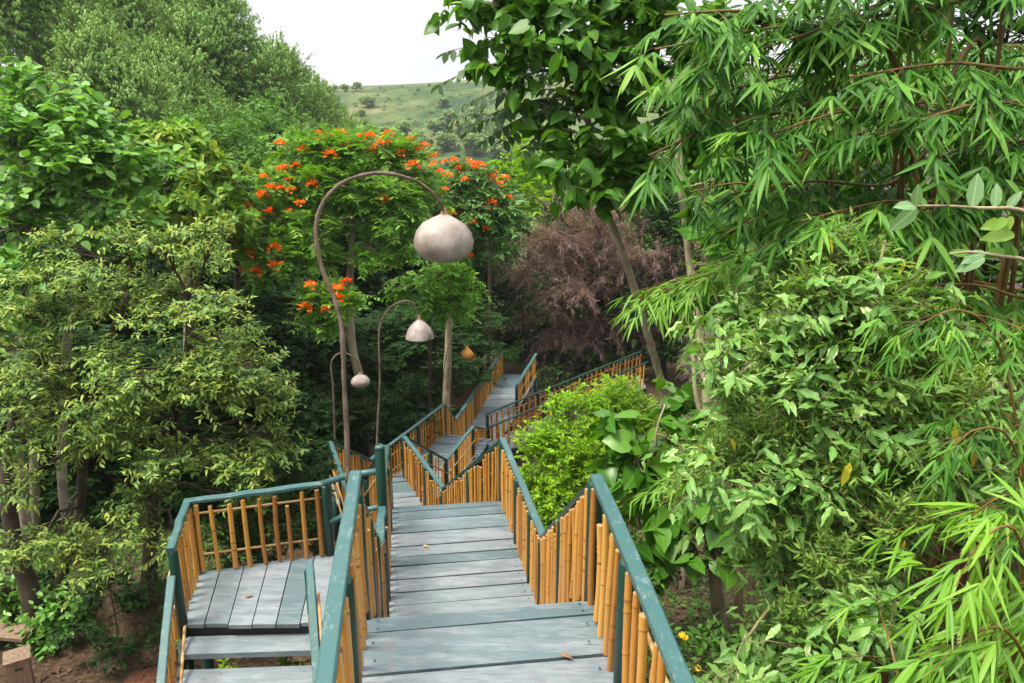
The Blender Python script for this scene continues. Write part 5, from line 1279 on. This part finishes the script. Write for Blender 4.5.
# ------------------------------------------------------------------ grey green twig at the right edge
def sage():
    rng = np.random.default_rng(8); b = V3(3.1, 3.2, gz(3.1, 3.2)-.1)
    root = empty("grey_green_branch", b, "brown twig with oval grey green leaves poking in from the right edge", "shrub")
    w = Wood(); lv = Leaves()
    for pix in ([(1060, 240), (1024, 211), (980, 208), (945, 206), (915, 206)], [(1070, 290), (1030, 262), (1000, 256), (970, 252), (950, 254)]):
        y = 2.9; pts = [at(a, c, y) for a, c in pix]; sp = spline([Vector(p) for p in [b, b*.3+pts[0]*.7+V3(.3, 0, .1)]+pts], 6)
        w.tube(sp, np.linspace(.012, .0035, len(sp)), 8)
    L_ = [(915, 206, -.9, .1, 'g', .10), (916, 206, -.15, 1, 'g', .085), (917, 207, -.6, -.8, 'g', .13), (926, 206, -.25, .25, 'b', .10), (950, 206, -.6, .6, 'b', .11), (972, 207, .15, 1, 'g', .13), (995, 207, .0, 1, 'g', .09), (1008, 208, .35, .8, 'g', .075), (1003, 206, -.6, .8, 'b', .08), (1000, 222, -.8, -.1, 'y', .1), (1006, 218, -.7, -.5, 'y', .08), (1012, 216, -.2, -.8, 'y', .07), (1015, 235, -.9, -.1, 'y', .12), (1005, 250, -.8, -.3, 'b', .1), (985, 252, -1, -.25, 'g', .1), (1012, 258, -.3, .9, 'b', .1), (985, 258, -.9, -.5, 'g', .11), (1018, 262, -.5, .7, 'y', .09), (970, 254, -.9, .1, 'b', .08), (1020, 195, -.5, .5, 'b', .09)]
    for kind in "gby":
        q = [x for x in L_ if x[4] == kind]; lv = Leaves()
        for px, py, dx, dz, _, l in q:
            lv.add(at(px, py, 2.9+rng.normal(0, .02))[None], np.array([[dx, rng.normal(-.15, .25), dz]]), np.array([[rng.normal(0, .35), -.8, .6]]), np.array([l]), np.array([l*.46]), np.array([rng.uniform(.3, .9)]))
        lv.build("leaves", {"g": LM["sage"], "b": LM["large"], "y": LM["thin"]}[kind], root, "round", .2, .12, rng)
    w.build("stem", M["bark"], root)
sage()

# ------------------------------------------------------------------ bright fine leaved bush right of the worn deck
rl2 = np.random.default_rng(19)
lb = [(610, 395, 10, 26, 14), (575, 415, 10, 26, 18), (615, 425, 9.8, 30, 20), (550, 445, 9.8, 24, 20), (590, 450, 9.6, 32, 24), (630, 455, 9.8, 26, 22), (540, 485, 9.6, 22, 24), (575, 490, 9.4, 30, 26), (615, 490, 9.4, 30, 24), (550, 525, 9.3, 26, 22), (590, 530, 9.2, 28, 22), (625, 525, 9.4, 22, 20), (530, 515, 9.5, 14, 20), (560, 555, 9.2, 24, 18), (645, 420, 10.2, 20, 16)]
bL = at(585, 560, 10); bL = V3(bL[0], 10, gz(bL[0], 10))
plant("bright_bush", "bright lime green bush of fine leaves right of the worn deck", "bush", bL,
      [([bL-UP*.1, bL+V3(-.1, 0, .5), at(575, 450, 9.8)], [.04, .03, .01]), ([bL-UP*.1, bL+V3(.2, 0, .6), at(615, 440, 9.8)], [.04, .03, .01])],
      lb, LM["lime"], M["bark"], .075, .035, m=8, tl=.24, cov=1.9, tpl="oval", limb_r=.012, twig_r=.003, up=.5, ckw=dict(spread=.3, outw=.6), lkw=dict(side=.7, fwd=.6, dropd=.05, tip=.4), seed=12)
# ------------------------------------------------------------------ heart leaved shrub
hb = [(660, 405, 7.4, 26, 18), (630, 430, 7.2, 24, 18), (670, 440, 7.2, 30, 20), (640, 460, 7.0, 26, 20), (700, 420, 7.4, 24, 18), (615, 485, 7.0, 18, 22), (645, 500, 6.9, 22, 22), (685, 470, 7.2, 18, 16), (640, 540, 6.8, 18, 18), (622, 450, 7.1, 18, 16), (690, 400, 7.6, 18, 12), (650, 570, 6.8, 16, 12, .7)]
bH = at(655, 600, 7.4); bH = V3(bH[0], 7.4, gz(bH[0], 7.4))
plant("heart_leaved_shrub", "shrub with big heart shaped leaves between the right corner post and bright bush", "shrub", bH,
      [([bH-UP*.1, bH+V3(0, 0, .5), at(655, 450, 7.3), at(665, 405, 7.4)], [.03, .02, .01]), ([bH-UP*.1, bH+V3(-.1, 0, .4), at(635, 490, 7.1), at(625, 440, 7.1)], [.025, .02, .008])],
      hb, LM["heart"], M["bark"], .24, .21, m=5, tl=.28, cov=.95, tpl="heart", limb_r=.010, twig_r=.004, ckw=dict(spread=.28), lkw=dict(side=.8, fwd=.4, dropd=.55, nup=.5, noise_=.4), droop=.25, seed=13)
# ------------------------------------------------------------------ low plants
def low(name, label, cat, spots, mat, ln, wd, seed, tpl="oval", cov=.9, flowers_=None, h=None, group=None):
    c0 = spots[0]; p = at(c0[0], c0[1]+c0[4], c0[2]); p = V3(p[0], p[1], gz(p[0], p[1]))
    r, n = plant(name, label, cat, p, [([p-UP*.05, p+V3(.03, 0, .15), at(*c0[:3])], [.012, .01, .005])], spots, LM[mat], M["bark_dark"], ln, wd, m=7, tl=.22, cov=cov, tpl=tpl, limb_r=.007, twig_r=.003, up=.5, group=group, seed=seed, stem="stem", crown="leaves")
    return r
low("low_shrub", "low glossy green shrub at the left edge above the plank bench", "shrub", [(25, 610, 9.4, 30, 20), (60, 605, 9.3, 26, 18), (45, 635, 9.1, 26, 14), (5, 590, 9.5, 20, 18), (72, 625, 9.2, 16, 14)], "broad", .11, .06, 1)
low("low_shrub", "small dark shrub in the shade between bench and side steps", "shrub", [(115, 625, 9.8, 22, 12), (95, 600, 10, 20, 14), (130, 600, 10.2, 20, 12)], "dark", .09, .045, 2)
low("low_shrub", "dark shrub right below the back railing of the side platform", "shrub", [(270, 520, 9.4, 34, 26), (310, 500, 9.6, 26, 24), (230, 540, 9.4, 26, 24), (250, 560, 9.0, 30, 20), (300, 545, 9.0, 26, 20), (310, 465, 10, 24, 14), (280, 475, 10, 20, 12)], "dark", .10, .045, 3)  # dark leaf colour stands in for deeper shadow behind the platform
yf = low("yellow_flower_plant", "small bushy plant with yellow flowers beside the wide right handrail", "plant", [(690, 655, 5.2, 18, 16), (705, 675, 5.0, 20, 12), (680, 680, 5.0, 14, 10), (672, 640, 5.3, 8, 8)], "mid", .07, .04, 4)
ry = np.random.default_rng(3)
for px, py in [(682, 635), (673, 641), (698, 668), (685, 637)]:
    yp = Leaves(); n = 9; a = np.linspace(0, 6.28, n)[:-1]; p = at(px, py, 5.0)
    D = np.stack([np.cos(a), np.sin(a)*.7-.2, np.sin(a)*.5], 1); yp.add(np.repeat(p[None], n-1, 0), D, np.repeat(np.array([[0, -.6, .7]]), n-1, 0), np.full(n-1, .03), np.full(n-1, .016), ry.uniform(0, 1, n-1))
    yp.build("flower", LM["petal_y"], yf)
low("low_shrub", "dark leafy undergrowth bush under the bright bush, right of the landing", "shrub", [(640, 590, 6.6, 26, 18), (610, 570, 7.0, 20, 20), (665, 560, 7.2, 26, 16), (630, 620, 6.2, 14, 12)], "weed", .06, .03, 5, cov=.5)
low("low_shrub", "low leafy shrub at the bottom edge under the mottled shrub", "shrub", [(760, 670, 4.2, 34, 20), (800, 640, 4.4, 30, 22), (730, 650, 4.6, 22, 16), (840, 660, 4.0, 34, 24), (890, 640, 4.0, 34, 26), (950, 640, 3.6, 36, 30)], "mid", .09, .04, 6)
low("low_shrub", "dark bush in the shade beside the rising left rail of the far ramp", "shrub", [(420, 385, 22, 18, 14), (440, 370, 24, 16, 12), (405, 400, 21, 16, 12)], "mid", .16, .08, 7)
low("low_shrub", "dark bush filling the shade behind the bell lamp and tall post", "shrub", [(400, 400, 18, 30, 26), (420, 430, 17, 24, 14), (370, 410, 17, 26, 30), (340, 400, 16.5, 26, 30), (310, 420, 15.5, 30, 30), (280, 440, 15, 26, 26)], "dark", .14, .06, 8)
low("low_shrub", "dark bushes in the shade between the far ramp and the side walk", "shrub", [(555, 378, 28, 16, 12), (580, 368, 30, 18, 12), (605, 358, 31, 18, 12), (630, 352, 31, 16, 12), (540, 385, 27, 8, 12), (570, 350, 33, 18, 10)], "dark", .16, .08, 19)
low("low_shrub", "dark undergrowth at the foot of the forked trunks left of the side platform", "shrub", [(110, 585, 9.2, 26, 16), (140, 600, 9.4, 22, 14), (85, 640, 8.6, 22, 10), (120, 650, 8.5, 20, 8), (160, 590, 9.2, 16, 18), (160, 625, 8.8, 12, 8), (50, 585, 9.8, 24, 14)], "dark", .09, .045, 21)
low("low_shrub", "bright weeds growing up under the side steps", "shrub", [(292, 672, 6.25, 16, 10), (230, 676, 6.25, 12, 8), (180, 640, 6.6, 8, 10)], "lime", .07, .04, 20)
low("low_shrub", "small green bush under the brown tree at the end of the far ramp", "shrub", [(520, 350, 31.5, 10, 8), (508, 358, 30, 8, 8), (600, 362, 30, 14, 8)], "tulip", .18, .08, 9)

# leaf litter and small weeds on the ground
def litter():
    rng = np.random.default_rng(4); lv = Leaves(); n = 9000
    x = np.concatenate([rng.uniform(.9, 6, n//2), rng.uniform(-9, -1.5, n//2)]); y = rng.uniform(2, 13, n); z = ground_z(x, y)+.015
    lv.add(np.stack([x, y, z], 1), nrm(rng.standard_normal((n, 3))*np.array([1, 1, .15])), np.array([0, 0, 1.])+rng.normal(0, .35, (n, 3)), rng.uniform(.05, .12, n), rng.uniform(.02, .05, n), rng.uniform(0, 1, n))
    m = leaf_mat("dry_leaf_litter", [(.03, .015, .010), (.09, .05, .03), (.16, .10, .06)], .1, .8)
    tag(lv.build("leaf_litter", m, None, "tri", .3, .3, rng), "dry brown leaves scattered over the forest floor", "leaf litter", kind="stuff")
    lv = Leaves(); n = 2600
    x = np.concatenate([rng.uniform(.9, 6, n//2), rng.uniform(-10, -4.2, n//2)]); y = np.concatenate([rng.uniform(3, 13, n//2), rng.uniform(8.8, 14, n//2)])
    A = np.stack([x, y, ground_z(x, y)], 1); D = nrm(rng.standard_normal((n, 3))*.5+UP)
    lv.add(*leaf_arr(A, D, rng.uniform(.08, .28, n), 6, .075, .035, rng, "alt", t0=.3))
    tag(lv.build("ground_weeds", LM["weed"], None, "oval", .2, .2, rng), "low green weeds covering the shaded forest floor", "weeds", kind="stuff")
litter()

# ------------------------------------------------------------------ the air
def haze():
    mb = MB(); x0, x1, y0, y1, z0, z1 = -820, 820, -90, 920, -60, 60
    mb.hexa([(x0, y0, z0), (x1, y0, z0), (x1, y1, z0), (x0, y1, z0)], [(x0, y0, z1), (x1, y0, z1), (x1, y1, z1), (x0, y1, z1)])
    m, nt, N, L = mat_new("pale_air"); v = N.new("ShaderNodeVolumePrincipled"); o = N.new("ShaderNodeOutputMaterial")
    v.inputs["Color"].default_value = (.80, .88, .95, 1); v.inputs["Density"].default_value = HAZE; v.inputs["Anisotropy"].default_value = .1
    L.new(v.outputs[0], o.inputs["Volume"]); tag(mb.build("haze", m), "thin pale air over the valley", "haze", kind="stuff")
HAZE = .0003
haze()

# ------------------------------------------------------------------ light
EXPO = 1.33
SUN_EL, SUN_AZ = 64, 248     # azimuth clockwise from north (+Y): from the left, high
w_ = bpy.data.worlds.new("World"); SC.world = w_; w_.use_nodes = True
nt = w_.node_tree; N, L = nt.nodes, nt.links; N.clear()
sky = N.new("ShaderNodeTexSky"); sky.sky_type = "NISHITA"; sky.sun_disc = False
sky.sun_elevation = R(SUN_EL); sky.sun_rotation = R(SUN_AZ)
tc = N.new("ShaderNodeTexCoord")
nz = noise(N, L, tc.outputs["Generated"], 2.6, 7, .6, (1, 1, 3.2))
cl = ramp(N, [(4.1, 4.2, 4.4), (5.3, 5.35, 5.4), (5.8, 5.8, 5.8)], [.36, .5, .62]); L.new(nz.outputs["Fac"], cl.inputs[0])
nz2 = noise(N, L, tc.outputs["Generated"], 1.2, 4, .5, (1, 1, 2))
cov_ = math_node(N, L, "ADD", math_node(N, L, "MULTIPLY", math_node(N, L, "SUBTRACT", nz2.outputs["Fac"], .3), 3.0, True), .7, True)
sz = N.new("ShaderNodeSeparateXYZ"); L.new(tc.outputs["Generated"], sz.inputs[0])      # overcast: brighter overhead than at the horizon
ov = math_node(N, L, "ADD", math_node(N, L, "MULTIPLY", math_node(N, L, "MULTIPLY", sz.outputs[2], 1.2), 1.0), .60)
cc = N.new("ShaderNodeVectorMath"); cc.operation = "SCALE"; L.new(cl.outputs["Color"], cc.inputs[0]); L.new(ov, cc.inputs["Scale"])
col = mixc(N, L, cov_, sky.outputs["Color"], cc.outputs["Vector"])
bg = N.new("ShaderNodeBackground"); bg.inputs["Strength"].default_value = .12; L.new(col, bg.inputs["Color"])
ow = N.new("ShaderNodeOutputWorld"); L.new(bg.outputs[0], ow.inputs[0])
sd_ = bpy.data.lights.new("sun", "SUN"); sd_.energy = 3.0; sd_.angle = R(18); sd_.color = (1, .93, .80)
so = bpy.data.objects.new("sun", sd_); COL.objects.link(so)
az = R(SUN_AZ); v = Vector((math.sin(az)*math.cos(R(SUN_EL)), math.cos(az)*math.cos(R(SUN_EL)), math.sin(R(SUN_EL))))
so.rotation_euler = v.to_track_quat("Z", "Y").to_euler()
SC.view_settings.view_transform = "Standard"; SC.view_settings.look = "None"
SC.view_settings.gamma = 1; SC.view_settings.exposure = EXPO
SC.view_settings.use_curve_mapping = False
cy = SC.cycles
cy.max_bounces = 6; cy.diffuse_bounces = 3; cy.glossy_bounces = 2; cy.transmission_bounces = 3; cy.transparent_max_bounces = 6
cy.use_denoising = True
cy.caustics_reflective = False; cy.caustics_refractive = False
